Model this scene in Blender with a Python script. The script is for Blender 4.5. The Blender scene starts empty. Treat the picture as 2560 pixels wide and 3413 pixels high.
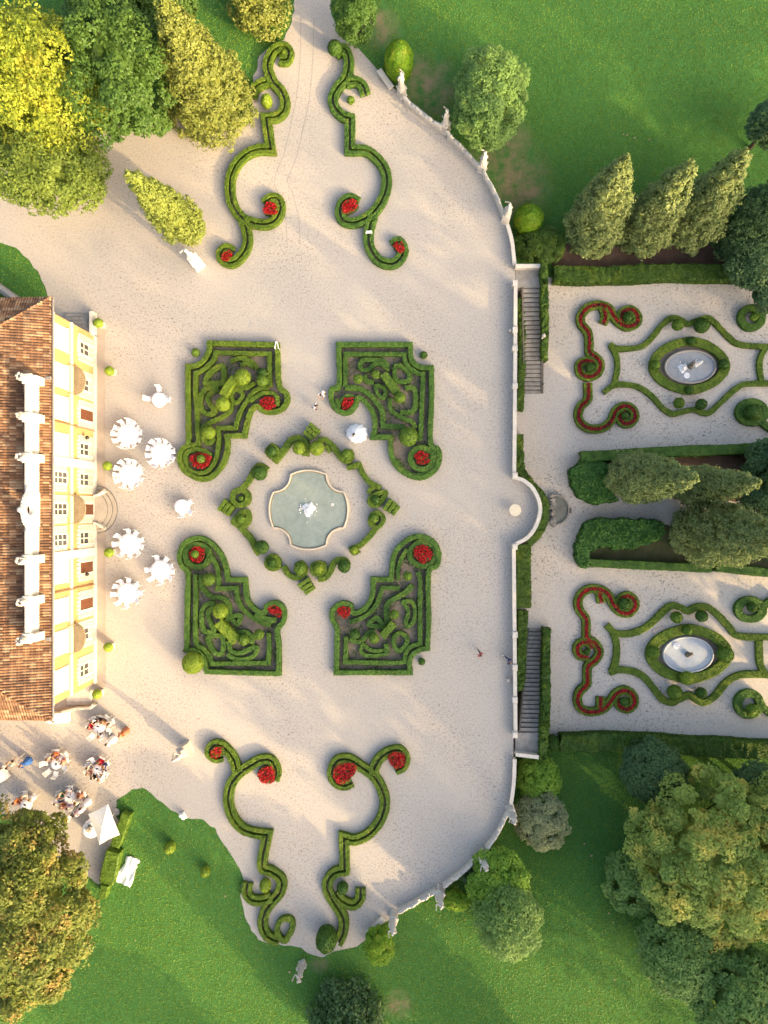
import bpy, bmesh, math, random
import numpy as np
from mathutils import Vector
from mathutils.geometry import tessellate_polygon

# ------------------------------------------------------------------ camera, sky, sun, exposure
SC = bpy.context.scene
COL = SC.collection
R = math.radians
H, FPX, TILT = 60.0, 2380.0, R(2.6)          # flying height (m), focal length in photo pixels, slight tilt
cam = bpy.data.cameras.new("camera"); cam_o = bpy.data.objects.new("camera", cam); COL.objects.link(cam_o)
cam.sensor_fit = 'VERTICAL'; cam.sensor_height = 36.0; cam.lens = 36.0 * FPX / 3413.0
cam.clip_start = 0.5; cam.clip_end = 2000
cam_o.location = (0, 0, H); cam_o.rotation_euler = (0, TILT, 0)
SC.camera = cam_o
SUN_EL, SUN_AZ = R(17.5), math.atan2(0.79, -0.61)
w = bpy.data.worlds.new("World"); SC.world = w; w.use_nodes = True
nt = w.node_tree; bgn = nt.nodes['Background']
sky = nt.nodes.new('ShaderNodeTexSky'); sky.sky_type = 'NISHITA'; sky.sun_disc = False
sky.sun_elevation = SUN_EL; sky.sun_rotation = SUN_AZ; sky.air_density = 1.0; sky.dust_density = 9.0; sky.ozone_density = 0.6
nt.links.new(sky.outputs[0], bgn.inputs[0]); bgn.inputs[1].default_value = 0.15
sun = bpy.data.lights.new("sun", 'SUN'); sun_o = bpy.data.objects.new("sun", sun); COL.objects.link(sun_o)
sun.energy = 2.0; sun.angle = R(0.5); sun.color = (0.92, 0.66, 0.32)
SDIR = Vector((math.cos(SUN_EL) * math.sin(SUN_AZ), math.cos(SUN_EL) * math.cos(SUN_AZ), math.sin(SUN_EL)))
sun_o.rotation_euler = SDIR.to_track_quat('Z', 'Y').to_euler(); sun_o.location = SDIR * 150
vs = SC.view_settings; vs.view_transform = 'Standard'; vs.look = 'None'; vs.gamma = 1.0; vs.use_curve_mapping = False
vs.exposure = 2.02
SC.cycles.max_bounces = 6; SC.cycles.diffuse_bounces = 3; SC.cycles.glossy_bounces = 2; SC.cycles.transmission_bounces = 3
SC.cycles.use_denoising = True

rng = np.random.default_rng(7)
random.seed(7)

# ------------------------------------------------------------------ photo pixel -> place in the garden
CT, ST = math.cos(TILT), math.sin(TILT)
def G(px, py, z=0.0):
    dx, dy = (px - 1280) / FPX, -(py - 1706.5) / FPX
    X, Y, Z = CT * dx - ST, dy, -ST * dx - CT
    t = (H - z) / (-Z)
    return X * t, Y * t
def smooth(a, b, t):
    t = min(1, max(0, (t - a) / (b - a))); return t * t * (3 - 2 * t)
K = 1.5431
def U(u, v): return u * K, v * K
U.k = 1 / K
class Crop:
    def __init__(s, ox, oy, k): s.ox, s.oy, s.k = ox, oy, k
    def __call__(s, u, v): return s.ox + u / s.k, s.oy + v / s.k
LOW = -4.0
Y_HI0, Y_HI1 = G(*U(900, 560), LOW)[1], G(*U(900, 110))[1]
Y_LO0, Y_LO1 = G(*U(900, 1650), LOW)[1], G(*U(900, 2020))[1]
def zslope(x, y):                                # the lawn that falls away beyond the parapet
    if y > Y_HI0: return LOW * (1 - smooth(Y_HI0, Y_HI1, y))
    if y < Y_LO0: return LOW * (1 - smooth(-Y_LO0, -Y_LO1, -y))
    return LOW
EDGE = [(712, -60), (715, 30), (740, 85), (770, 100), (815, 150), (850, 190), (870, 207), (915, 240), (960, 280), (1003, 322), (1040, 366),
        (1068, 415), (1092, 473), (1106, 520), (1112, 575), (1113, 600), (1110, 1030), (1130, 1034), (1152, 1052), (1166, 1080), (1168, 1105),
        (1160, 1135), (1143, 1160), (1122, 1176), (1109, 1178), (1109, 1630), (1110, 1660), (1100, 1750), (1075, 1800), (1043, 1845), (1000, 1885), (950, 1925),
        (900, 1952), (852, 1980), (800, 2012), (790, 2030), (770, 2045), (720, 2055), (697, 2068)]
EDGEW = [G(*U(*p)) for p in EDGE]
def inside(poly, x, y):
    c = False; j = len(poly) - 1
    for i in range(len(poly)):
        xi, yi = poly[i]; xj, yj = poly[j]
        if (yi > y) != (yj > y) and x < (xj - xi) * (y - yi) / (yj - yi) + xi: c = not c
        j = i
    return c
HIGH = EDGEW + [(EDGEW[-1][0], -300), (-300, -300), (-300, 300), (EDGEW[0][0], 300)]
def zg(x, y): return 0.0 if inside(HIGH, x, y) else zslope(x, y)
def Gt(px, py, h=0.0):                            # point h above the ground seen at that pixel
    z = 0.0
    for _ in range(8):
        x, y = G(px, py, z + h); z = 0.5 * z + 0.5 * zg(x, y)
    x, y = G(px, py, z + h); z = zg(x, y)
    x, y = G(px, py, z + h)
    return x, y, z

# ------------------------------------------------------------------ objects
def link(name, data, parent=None, label=None, cat=None, group=None, kind=None, loc=(0, 0, 0)):
    o = bpy.data.objects.new(name, data); COL.objects.link(o); o.location = loc
    if parent: o.parent = parent
    if label: o["label"] = label
    if cat: o["category"] = cat
    if group: o["group"] = group
    if kind: o["kind"] = kind
    return o
def empty(name, loc, label, cat, group=None):
    return link(name, None, None, label, cat, group, None, loc)
def copy_tree(o, parent=None):
    c = o.copy(); COL.objects.link(c)
    if parent: c.parent = parent
    for ch in o.children: copy_tree(ch, c)
    return c
class B:
    def __init__(s): s.v, s.f, s.m, s.n = [], [], [], 0
    def add(s, VF, mi=0):
        V, Fs = VF
        V = np.asarray(V, float).reshape(-1, 3)
        for F in (Fs if isinstance(Fs, list) else [Fs]):
            F = np.asarray(F, int)
            if len(F) == 0: continue
            s.f.append(F + s.n); s.m.append(np.full(len(F), mi, int))
        s.v.append(V); s.n += len(V); return s
    def mesh(s, name, mats, smooth_=False, off=None):
        V = np.concatenate(s.v)
        if off is not None: V = V - np.asarray(off, float)
        me = bpy.data.meshes.new(name)
        nl = [F.size for F in s.f]
        me.vertices.add(len(V)); me.vertices.foreach_set("co", V.ravel())
        loops = np.concatenate([F.ravel() for F in s.f])
        tot = np.concatenate([np.full(len(F), F.shape[1], int) for F in s.f])
        start = np.concatenate([[0], np.cumsum(tot)[:-1]])
        me.loops.add(len(loops)); me.loops.foreach_set("vertex_index", loops)
        me.polygons.add(len(tot)); me.polygons.foreach_set("loop_start", start); me.polygons.foreach_set("loop_total", tot)
        me.polygons.foreach_set("material_index", np.concatenate(s.m))
        me.polygons.foreach_set("use_smooth", np.full(len(tot), smooth_, bool))
        for m in (mats if isinstance(mats, (list, tuple)) else [mats]): me.materials.append(m)
        me.update(calc_edges=True); me.validate(); return me
    def top(s, name, mats, label=None, cat=None, group=None, kind=None, smooth_=False, loc=None):
        V = np.concatenate(s.v)
        if loc is None: loc = ((V[:, 0].min() + V[:, 0].max()) / 2, (V[:, 1].min() + V[:, 1].max()) / 2, V[:, 2].min())
        return link(name, s.mesh(name, mats, smooth_, loc), None, label, cat, group, kind, loc)
    def part(s, name, mats, parent, smooth_=False, label=None, world=False):
        off = None
        if world:
            p, off = parent, np.zeros(3)
            while p: off = off + np.array(p.location); p = p.parent
        return link(name, s.mesh(name, mats, smooth_, off), parent, label)

# ------------------------------------------------------------------ shapes
def box(x0, x1, y0, y1, z0, z1):
    V = [(x0, y0, z0), (x1, y0, z0), (x1, y1, z0), (x0, y1, z0), (x0, y0, z1), (x1, y0, z1), (x1, y1, z1), (x0, y1, z1)]
    return V, np.array([(3, 2, 1, 0), (4, 5, 6, 7), (0, 1, 5, 4), (1, 2, 6, 5), (2, 3, 7, 6), (3, 0, 4, 7)])
def bbox(x0, x1, y0, y1, z0, z1, b=0.02):           # box with chamfered top edge
    V = [(x0, y0, z0), (x1, y0, z0), (x1, y1, z0), (x0, y1, z0), (x0, y0, z1 - b), (x1, y0, z1 - b), (x1, y1, z1 - b), (x0, y1, z1 - b),
         (x0 + b, y0 + b, z1), (x1 - b, y0 + b, z1), (x1 - b, y1 - b, z1), (x0 + b, y1 - b, z1)]
    return V, np.array([(3, 2, 1, 0), (8, 9, 10, 11), (0, 1, 5, 4), (1, 2, 6, 5), (2, 3, 7, 6), (3, 0, 4, 7),
                        (4, 5, 9, 8), (5, 6, 10, 9), (6, 7, 11, 10), (7, 4, 8, 11)])
def rotz(VF, a, c=(0, 0), d=(0, 0, 0)):
    V = np.array(VF[0], float); x, y = V[:, 0] - c[0], V[:, 1] - c[1]
    V[:, 0], V[:, 1] = c[0] + x * math.cos(a) - y * math.sin(a) + d[0], c[1] + x * math.sin(a) + y * math.cos(a) + d[1]
    V[:, 2] += d[2]; return V, VF[1]
def cyl(p0, p1, r0, r1, n=10, cap=True):
    p0, p1 = np.array(p0, float), np.array(p1, float); d = p1 - p0; d = d / (np.linalg.norm(d) + 1e-9)
    a = np.cross(d, (0, 0, 1) if abs(d[2]) < .9 else (1, 0, 0)); a /= np.linalg.norm(a); b = np.cross(d, a)
    t = np.arange(n) * 2 * math.pi / n; ring = np.outer(np.cos(t), a) + np.outer(np.sin(t), b)
    V = np.concatenate([p0 + ring * r0, p1 + ring * r1, [p0], [p1]]); i = np.arange(n); j = (i + 1) % n
    F = [np.stack([i, i + n, j + n, j], 1)]
    if cap: F += [np.stack([np.full(n, 2 * n), i, j], 1), np.stack([np.full(n, 2 * n + 1), j + n, i + n], 1)]
    return V, F
def lathe(prof, n=24, c=(0, 0, 0), sx=1, sy=1, wob=None):
    t = np.arange(n) * 2 * math.pi / n; V = []
    for k, (r, z) in enumerate(prof):
        rr = r * (1 + (wob(t, k) if wob else 0)); V.append(np.stack([c[0] + rr * np.cos(t) * sx, c[1] + rr * np.sin(t) * sy, np.full(n, c[2] + z)], 1))
    V = np.concatenate(V); F = []; i = np.arange(n); j = (i + 1) % n
    for k in range(len(prof) - 1): F.append(np.stack([i + k * n, j + k * n, j + (k + 1) * n, i + (k + 1) * n], 1))
    return V, np.concatenate(F)
_ICO = {}
def ico(c, r, sub=2, jit=0.0):
    if sub not in _ICO:
        bm = bmesh.new(); bmesh.ops.create_icosphere(bm, subdivisions=sub, radius=1)
        bm.verts.ensure_lookup_table()
        _ICO[sub] = (np.array([v.co[:] for v in bm.verts]), np.array([[v.index for v in f.verts] for f in bm.faces])); bm.free()
    V, F = _ICO[sub]; r = np.array(r if hasattr(r, '__len__') else (r, r, r), float)
    k = 1 + (rng.normal(0, jit, (len(V), 1)) if jit else 0)
    return V * k * r + np.array(c, float), F
def tess(poly):
    return np.array(tessellate_polygon([[Vector((p[0], p[1], 0)) for p in poly]]), int)
def flat(poly, z):
    F = tess(poly); V = np.array([(p[0], p[1], z) for p in poly]); out = []
    for f in F:
        a, b, c = V[f[0]], V[f[1]], V[f[2]]
        out.append(f if (b[0]-a[0])*(c[1]-a[1]) - (b[1]-a[1])*(c[0]-a[0]) > 0 else f[::-1])
    return V, np.array(out)
def prism(poly, z0, z1):
    n = len(poly); area = sum(poly[i][0] * poly[(i+1) % n][1] - poly[(i+1) % n][0] * poly[i][1] for i in range(n))
    if area < 0: poly = poly[::-1]
    V, F = flat(poly, z1); Vb = V.copy(); Vb[:, 2] = z0; i = np.arange(n); j = (i + 1) % n
    return np.concatenate([V, Vb]), [F, np.stack([i + n, j + n, j, i], 1), F[:, ::-1] + n]

# curves: points (u, v) are smooth, (u, v, 1) are corners
def spline(pts, closed=False, step=0.16):
    P = [np.array(p[:2], float) for p in pts]; C = [len(p) > 2 for p in pts]; n = len(P)
    out = []; m = n if closed else n - 1
    for i in range(m):
        p1, p2 = P[i], P[(i + 1) % n]; c1, c2 = C[i], C[(i + 1) % n]
        p0 = P[i - 1] if (closed or i > 0) and not c1 else 2 * p1 - p2
        p3 = P[(i + 2) % n] if (closed or i + 2 < n) and not c2 else 2 * p2 - p1
        k = max(1, int(np.linalg.norm(p2 - p1) / step))
        for t in np.arange(k) / k:
            if c1 and c2: out.append(p1 + (p2 - p1) * t)
            else: out.append(0.5 * (2 * p1 + (p2 - p0) * t + (2 * p0 - 5 * p1 + 4 * p2 - p3) * t * t + (3 * p1 - p0 - 3 * p2 + p3) * t ** 3))
    if not closed: out.append(P[-1])
    return np.array(out)
def normals(L, closed):
    n = len(L)
    d = np.roll(L, -1, 0) - L
    if not closed: d[-1] = d[-2]
    d /= np.linalg.norm(d, axis=1, keepdims=True) + 1e-9
    dp = np.roll(d, 1, 0)
    if not closed: dp[0] = d[0]
    t = d + dp; ln = np.linalg.norm(t, axis=1, keepdims=True); t = np.where(ln > .3, t / np.maximum(ln, 1e-6), d)
    nn = np.stack([-t[:, 1], t[:, 0]], 1); nd = np.stack([-d[:, 1], d[:, 0]], 1)
    cosh = np.clip((nn * nd).sum(1), .62, 1)[:, None]
    return nn / cosh
def path(crop, pts, z, closed=False, step=0.16):
    W = []
    for p in pts:
        x, y = G(*crop(p[0], p[1]), z); W.append((x, y) if len(p) == 2 else (x, y, 1))
    return spline(W, closed, step)
def ribbon(L, width, z0, h, closed=False, jit=0.02, zf=None, rough=1.0):
    n = len(L); N = normals(L, closed); w2 = width / 2
    prof = [(-w2 * .95, 0), (-w2 * .97, h * .45), (-w2 * 1.02, h * .93), (-w2 * .90, h * .995), (0, h), (w2 * .90, h * .995), (w2 * 1.02, h * .93), (w2 * .97, h * .45), (w2 * .95, 0)]
    m = len(prof); V = np.zeros((n, m, 3)); zz = np.full(n, z0, float) if zf is None else np.array([zf(*p) for p in L])
    wv = 1 + 0.05 * np.sin(np.arange(n) * .37 + rng.uniform(0, 6)) * rough
    for k, (o, z) in enumerate(prof):
        V[:, k, :2] = L + N * (o * wv)[:, None]; V[:, k, 2] = zz + z * (1 + 0.03 * np.sin(np.arange(n) * .23 + 2))
    V[:, 1:-1] += rng.normal(0, jit, V[:, 1:-1].shape)
    V = V.reshape(-1, 3); F = []; i = np.arange(n if closed else n - 1); j = (i + 1) % n
    for k in range(m - 1): F.append(np.stack([i * m + k, i * m + k + 1, j * m + k + 1, j * m + k], 1))
    F = np.concatenate(F)[:, ::-1]
    if not closed:
        c0 = len(V); V = np.concatenate([V, [[*L[0], zz[0] + h * .5]], [[*L[-1], zz[-1] + h * .5]]]); k = np.arange(m - 1)
        e = (n - 1) * m
        return V, [F, np.stack([np.full(m - 1, c0), k + 1, k], 1), np.stack([np.full(m - 1, c0 + 1), e + k, e + k + 1], 1)]
    return V, [F]
def strip(L, width, z, closed=False):              # a flat strip
    n = len(L); N = normals(L, closed); V = np.concatenate([np.c_[L + N * width / 2, np.full(n, z)], np.c_[L - N * width / 2, np.full(n, z)]])
    i = np.arange(n if closed else n - 1); j = (i + 1) % n
    return V, np.stack([i + n, j + n, j, i], 1)
def leaves(C, Nn, size, asp=0.6, tilt=0.6):
    n = len(C); Nn = Nn + rng.normal(0, tilt, (n, 3)); Nn /= np.linalg.norm(Nn, axis=1, keepdims=True) + 1e-9
    a = np.cross(Nn, rng.normal(0, 1, (n, 3))); a /= np.linalg.norm(a, axis=1, keepdims=True) + 1e-9; b = np.cross(Nn, a)
    s = (size * rng.uniform(.6, 1.35, n))[:, None]; a = a * s * .5; b = b * s * .5 * asp
    V = np.stack([C - a, C - b * 1.0 + a * .1, C + a, C + b + a * .1], 1).reshape(-1, 3)
    return V, np.arange(4 * n).reshape(-1, 4)
def fuzz(VF, dens, size, lift=0.01, tilt=0.7):     # leaves scattered over a surface
    V, Fs = VF; V = np.asarray(V, float); T = []
    for F in (Fs if isinstance(Fs, list) else [Fs]):
        T.append(F[:, :3]);
        if F.shape[1] == 4: T.append(F[:, [0, 2, 3]])
    T = np.concatenate(T); A, Bv, Cv = V[T[:, 0]], V[T[:, 1]], V[T[:, 2]]; cr = np.cross(Bv - A, Cv - A); ar = np.linalg.norm(cr, axis=1) / 2
    n = int(ar.sum() * dens)
    if n < 1: return np.zeros((0, 3)), np.zeros((0, 4), int)
    t = rng.choice(len(T), n, p=ar / ar.sum()); u, v = rng.random(n), rng.random(n); m = u + v > 1; u[m], v[m] = 1 - u[m], 1 - v[m]
    C = A[t] + (Bv[t] - A[t]) * u[:, None] + (Cv[t] - A[t]) * v[:, None]; Nn = cr[t] / (2 * ar[t][:, None] + 1e-12)
    return leaves(C + Nn * lift, Nn, size, .7, tilt)

# ------------------------------------------------------------------ materials
def base_mat(name, rough=0.8, spec=0.3):
    m = bpy.data.materials.new(name); m.use_nodes = True; nt = m.node_tree; p = nt.nodes['Principled BSDF']
    p.inputs['Roughness'].default_value = rough; p.inputs['Specular IOR Level'].default_value = spec
    return m, nt, p
def node(nt, t, **kw):
    n = nt.nodes.new(t)
    for k, v in kw.items(): setattr(n, k, v)
    return n
def coords(nt, world=False):
    if world: return node(nt, 'ShaderNodeNewGeometry').outputs['Position']
    return node(nt, 'ShaderNodeTexCoord').outputs['Object']
def noise(nt, vec, scale, detail=3, rough=.55):
    n = node(nt, 'ShaderNodeTexNoise'); n.inputs['Scale'].default_value = scale; n.inputs['Detail'].default_value = detail; n.inputs['Roughness'].default_value = rough
    nt.links.new(vec, n.inputs['Vector']); return n.outputs['Fac']
def ramp(nt, fac, stops):
    r = node(nt, 'ShaderNodeValToRGB'); e = r.color_ramp.elements
    while len(e) < len(stops): e.new(.5)
    for k, (p, c) in enumerate(stops): e[k].position = p; e[k].color = (*c, 1) if len(c) == 3 else c
    nt.links.new(fac, r.inputs[0]); return r.outputs['Color']
def mix(nt, f, a, b, mode='MIX'):
    m = node(nt, 'ShaderNodeMix', data_type='RGBA', blend_type=mode)
    for s, v in ((m.inputs[0], f), (m.inputs[6], a), (m.inputs[7], b)):
        if hasattr(v, 'links'): nt.links.new(v, s)
        elif isinstance(v, (int, float)): s.default_value = v
        else: s.default_value = (*v, 1)
    return m.outputs[2]
def bump(nt, p, h, st=.4, dist=.02):
    b = node(nt, 'ShaderNodeBump'); b.inputs['Strength'].default_value = st; b.inputs['Distance'].default_value = dist
    nt.links.new(h, b.inputs['Height']); nt.links.new(b.outputs[0], p.inputs['Normal'])
def g3(c, k): return tuple(x * k for x in c)
def mat_leaf(name, dark, light, accent=None, acc=0.12, scale=.9, trans=.22, fine=9):
    m, nt, p = base_mat(name, .55, .25)
    v = coords(nt); n1 = noise(nt, v, scale, 3); c = ramp(nt, n1, [(.32, dark), (.68, light)])
    rnd = node(nt, 'ShaderNodeNewGeometry').outputs['Random Per Island']
    c = mix(nt, .42, c, ramp(nt, rnd, [(0, g3(dark, .75)), (.5, light), (1, g3(light, 1.25))]))
    if accent:
        f = ramp(nt, noise(nt, v, scale * .6 + .3, 4, .65), [(.56 - acc, (0, 0, 0)), (.72 - acc, (1, 1, 1))]); c = mix(nt, f, c, accent)
    nt.links.new(c, p.inputs['Base Color'])
    tr = node(nt, 'ShaderNodeBsdfTranslucent'); nt.links.new(mix(nt, 1.0, c, (1.0, 1.0, .55), 'MULTIPLY'), tr.inputs['Color'])
    ms = node(nt, 'ShaderNodeMixShader'); ms.inputs[0].default_value = trans
    nt.links.new(p.outputs[0], ms.inputs[1]); nt.links.new(tr.outputs[0], ms.inputs[2])
    nt.links.new(ms.outputs[0], nt.nodes['Material Output'].inputs['Surface'])
    return m
def mat_mottled(name, a, b, scale=6, rough=.8, spec=.3, bst=.3, fine=40, world=False, bdist=.02):
    m, nt, p = base_mat(name, rough, spec); v = coords(nt, world)
    c = ramp(nt, noise(nt, v, scale, 5, .6), [(.3, a), (.7, b)]); f = noise(nt, v, fine, 2)
    c = mix(nt, .35, c, ramp(nt, f, [(.3, g3(a, .8)), (.7, g3(b, 1.1))]))
    nt.links.new(c, p.inputs['Base Color']); bump(nt, p, f, bst, bdist); return m
def mat_plain(name, c, rough=.6, spec=.3, metal=0):
    m, nt, p = base_mat(name, rough, spec); p.inputs['Metallic'].default_value = metal
    c2 = ramp(nt, noise(nt, coords(nt), 7, 3), [(.3, g3(c, .9)), (.7, g3(c, 1.06))]); nt.links.new(c2, p.inputs['Base Color']); return m
HEDGE_G = mat_leaf('box_leaves', (0.047, 0.099, 0.009), (0.151, 0.224, 0.020), (0.213, 0.241, 0.025), .0, 1.5, .12)
HEDGE_D = mat_leaf('box_leaves_deep', (0.031, 0.083, 0.012), (0.104, 0.198, 0.028), (0.165, 0.224, 0.031), -.02, 1.5, .12)
BALL_Y = mat_leaf('box_ball_leaves_yellow', (0.133, 0.217, 0.017), (0.231, 0.308, 0.028), None, 0, 1.6, .12)
BALL_G = mat_leaf('box_ball_leaves_green', (0.070, 0.140, 0.014), (0.140, 0.224, 0.025), None, 0, 1.6, .12)
BALL_D = mat_leaf('box_ball_leaves_dark', (0.031, 0.084, 0.011), (0.070, 0.140, 0.020), None, 0, 1.6, .12)
BRIGHT = mat_leaf('bright_shrub_leaves', (.095, .21, .010), (.18, .32, .016), (.26, .32, .02), .05, 2.0, .15)
def mat_gravel(name, a, b, speck, dens):
    m, nt, p = base_mat(name, .95, .15); v = coords(nt, True)
    c = ramp(nt, noise(nt, v, .16, 5, .6), [(.3, a), (.7, b)])
    c = mix(nt, .5, c, ramp(nt, noise(nt, v, 1.1, 5, .7), [(.25, g3(a, .88)), (.75, g3(b, 1.06))]))
    fine = noise(nt, v, 13, 3, .7); c = mix(nt, .5, c, ramp(nt, fine, [(.28, g3(a, .62)), (.5, b), (.72, g3(b, 1.22))]))
    mid = noise(nt, v, 6.5, 4, .8); c = mix(nt, .55, c, ramp(nt, mid, [(.30, g3(a, .70)), (.5, b), (.70, g3(b, 1.2))]))
    patch = noise(nt, v, .11, 3, .6); sp = noise(nt, v, 5.6, 4, .8)
    f = node(nt, 'ShaderNodeMath', operation='MULTIPLY')
    nt.links.new(ramp(nt, patch, [(.40, (.2, .2, .2)), (.60, (1, 1, 1))]), f.inputs[0]); nt.links.new(ramp(nt, sp, [(dens, (0, 0, 0)), (dens + .07, (.95, .95, .95))]), f.inputs[1])
    c = mix(nt, f.outputs[0], c, speck)
    nt.links.new(c, p.inputs['Base Color']); bump(nt, p, fine, .5, .02); return m
GRAVEL = mat_gravel('pale_gravel', (.388, .347, .302), (.44, .397, .348), (.17, .12, .085), .555)
GRAVEL_L = mat_gravel('lower_gravel', (.505, .447, .385), (.59, .525, .455), (.13, .105, .08), .55)
SOIL = mat_mottled('dark_soil', (.145, .118, .09), (.25, .21, .165), 3, .95, .1, .6, 22, True)
STONE = mat_mottled('weathered_stone', (.42, .37, .31), (.62, .56, .48), 3, .85, .2, .4, 30)
STONE_W = mat_mottled('white_stone', (.50, .455, .39), (.64, .59, .52), 2.5, .8, .2, .3, 30)
STEP = mat_mottled('grey_steps', (.20, .18, .155), (.42, .385, .34), 2.2, .9, .2, .5, 20)
BARK = mat_mottled('bark', (.07, .05, .035), (.14, .10, .07), 5, .9, .1, .6, 25)
WHITE = mat_plain('white_cloth', (.80, .79, .80), .7, .2)
WOODW = mat_plain('white_painted_wood', (.80, .78, .74), .5, .3)
# ------------------------------------------------------------------ the ground
SPOTS = []
def mat_lawn():
    m, nt, p = base_mat('lawn_grass', .9, .15); v = coords(nt, True)
    c = ramp(nt, noise(nt, v, .13, 4, .6), [(.3, (0.034, 0.121, 0.023)), (.7, (0.068, 0.199, 0.040))])
    mp = node(nt, 'ShaderNodeMapping'); mp.inputs['Scale'].default_value = (1.0, .35, 1); mp.inputs['Rotation'].default_value = (0, 0, .9); nt.links.new(v, mp.inputs[0])
    c = mix(nt, .5, c, ramp(nt, noise(nt, mp.outputs[0], 2.6, 6, .75), [(.3, (0.026, 0.097, 0.017)), (.7, (0.089, 0.222, 0.048))]))
    fine = noise(nt, v, 11, 3, .7); c = mix(nt, .4, c, ramp(nt, fine, [(.3, (0.021, 0.086, 0.016)), (.7, (0.097, 0.228, 0.052))]))
    # worn, dry patches by the wall, under the conifers and in arcs on the grass
    spots = [(*G(*U(925, 190)), 2.6), (*G(*U(900, 160)), 1.6), (*G(*U(1085, 330), -2), 2.5), (*G(*U(1110, 400), -3), 3.0), (*G(*U(1140, 420), -3), 1.6), (*G(*U(815, 60)), 1.8),
             (*G(*U(690, 2085)), .8), (*G(*U(860, 2170)), 1.2)]
    SPOTS.extend(spots); acc = None; nz = noise(nt, v, .9, 5, .7)
    for x, y, r in spots:
        d = node(nt, 'ShaderNodeVectorMath', operation='DISTANCE'); sx = node(nt, 'ShaderNodeVectorMath', operation='MULTIPLY'); sx.inputs[1].default_value = (1, 1, 0)
        nt.links.new(v, sx.inputs[0]); nt.links.new(sx.outputs[0], d.inputs[0]); d.inputs[1].default_value = (x, y, 0)
        mr = node(nt, 'ShaderNodeMapRange'); nt.links.new(d.outputs['Value'], mr.inputs[0]); mr.inputs[1].default_value = r * 1.25; mr.inputs[2].default_value = r * .35
        if acc is None: acc = mr.outputs[0]
        else:
            a = node(nt, 'ShaderNodeMath', operation='MAXIMUM'); nt.links.new(acc, a.inputs[0]); nt.links.new(mr.outputs[0], a.inputs[1]); acc = a.outputs[0]
    mu = node(nt, 'ShaderNodeMath', operation='MULTIPLY'); nt.links.new(acc, mu.inputs[0]); nt.links.new(ramp(nt, nz, [(.36, (0, 0, 0)), (.62, (1, 1, 1))]), mu.inputs[1])
    c = mix(nt, mu.outputs[0], c, (.24, .185, .10))
    nt.links.new(c, p.inputs['Base Color']); bump(nt, p, fine, .6, .05); return m
LAWN = mat_lawn()
HIGH_IN = HIGH
def terrain():
    xs = np.concatenate([np.arange(-160, -40, 10), np.arange(-40, 46, .5), np.arange(46, 170, 6)]); ys = np.concatenate([np.arange(-170, -52, 6), np.arange(-52, 52, .5), np.arange(52, 170, 6)])
    Z = np.zeros((len(ys), len(xs)))
    for j, y in enumerate(ys):
        for i, x in enumerate(xs):
            if x < -12 and y > -45: z = 0
            else: z = 0 if inside(HIGH, x + .75, y) and inside(HIGH, x, y) else zslope(x, y)
            Z[j, i] = z - .03
    X, Y = np.meshgrid(xs, ys); V = np.stack([X, Y, Z], -1).reshape(-1, 3); n = len(xs)
    q = (np.arange(len(ys) - 1)[:, None] * n + np.arange(n - 1)[None]).ravel()
    B().add((V, np.stack([q, q + 1, q + n + 1, q + n], 1))).top('lawn', LAWN, kind='structure', smooth_=True, loc=(0, 0, 0))
terrain()
def rough_outline(poly, amp, step=.5, closed=True):
    out = []
    for i in range(len(poly) - (0 if closed else 1)):
        a, b = np.array(poly[i]), np.array(poly[(i + 1) % len(poly)]); k = max(1, int(np.linalg.norm(b - a) / step))
        for t in range(k): out.append(tuple(a + (b - a) * t / k + (rng.normal(0, amp, 2) if amp else 0)))
    return out
LEFT = [(690, 2067), (672, 2060), (640, 2044), (600, 2040), (560, 2030), (540, 2000), (525, 1965), (520, 1935), (525, 1900), (518, 1878), (500, 1848), (482, 1822), (464, 1790),
        (440, 1770), (402, 1768), (370, 1748), (340, 1728), (310, 1698), (285, 1708), (252, 1728), (250, 1760), (262, 1785), (240, 1860), (215, 1910), (120, 1850), (60, 1760), (-150, 1760),
        (-150, 690), (70, 690), (104, 655), (100, 628), (86, 592), (62, 560), (32, 535), (0, 522), (-60, 512), (-150, 510), (-150, 330), (120, 300), (300, 262), (400, 258), (480, 285), (530, 275), (541, 262), (545, 215), (549, 165), (561, 120),
        (585, 100), (612, 85), (625, 60), (634, 20), (640, -60)]
poly = EDGEW + rough_outline([G(*U(*p)) for p in LEFT], .06, .4, False)
B().add(flat(poly, 0.0)).top('gravel_terrace', GRAVEL, kind='structure', loc=(0, 0, 0))
lg = [(1112, 592), (1180, 596), (1200, 604), (1640, 598), (1900, 596), (1900, 1596), (1215, 1592), (1190, 1600), (1112, 1610)]
B().add(flat([G(*U(*p), LOW) for p in lg], LOW + .004)).top('gravel_garden', GRAVEL_L, kind='structure', loc=(0, 0, LOW))
def soil_sheet(name, pts, z, mat=None, crop=U, amp=.12):
    return B().add(flat(rough_outline([G(*crop(*p), z) for p in pts], amp), z)).top(name, mat or SOIL, kind='structure')
EARTH = mat_mottled('brown_earth', (.10, .062, .045), (.19, .125, .09), 1.4, .95, .1, .6, 18, True)
GRASSY = mat_mottled('thin_grass', (.045, .07, .018), (.16, .13, .075), 1.0, .95, .1, .6, 14, True)
soil_sheet('earth_bed', [(1205, 524), (1300, 532), (1660, 520), (1900, 510), (1900, 578), (1200, 582), (1192, 560)], LOW + .03, EARTH)
soil_sheet('earth_strip', [(1262, 985), (1340, 990), (1660, 968), (1900, 960), (1900, 1075), (1500, 1080), (1300, 1060)], LOW + .012, EARTH)
soil_sheet('grass_strip', [(1258, 1160), (1300, 1140), (1500, 1140), (1900, 1140), (1900, 1245), (1650, 1238), (1275, 1215)], LOW + .012, GRASSY)
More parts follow.
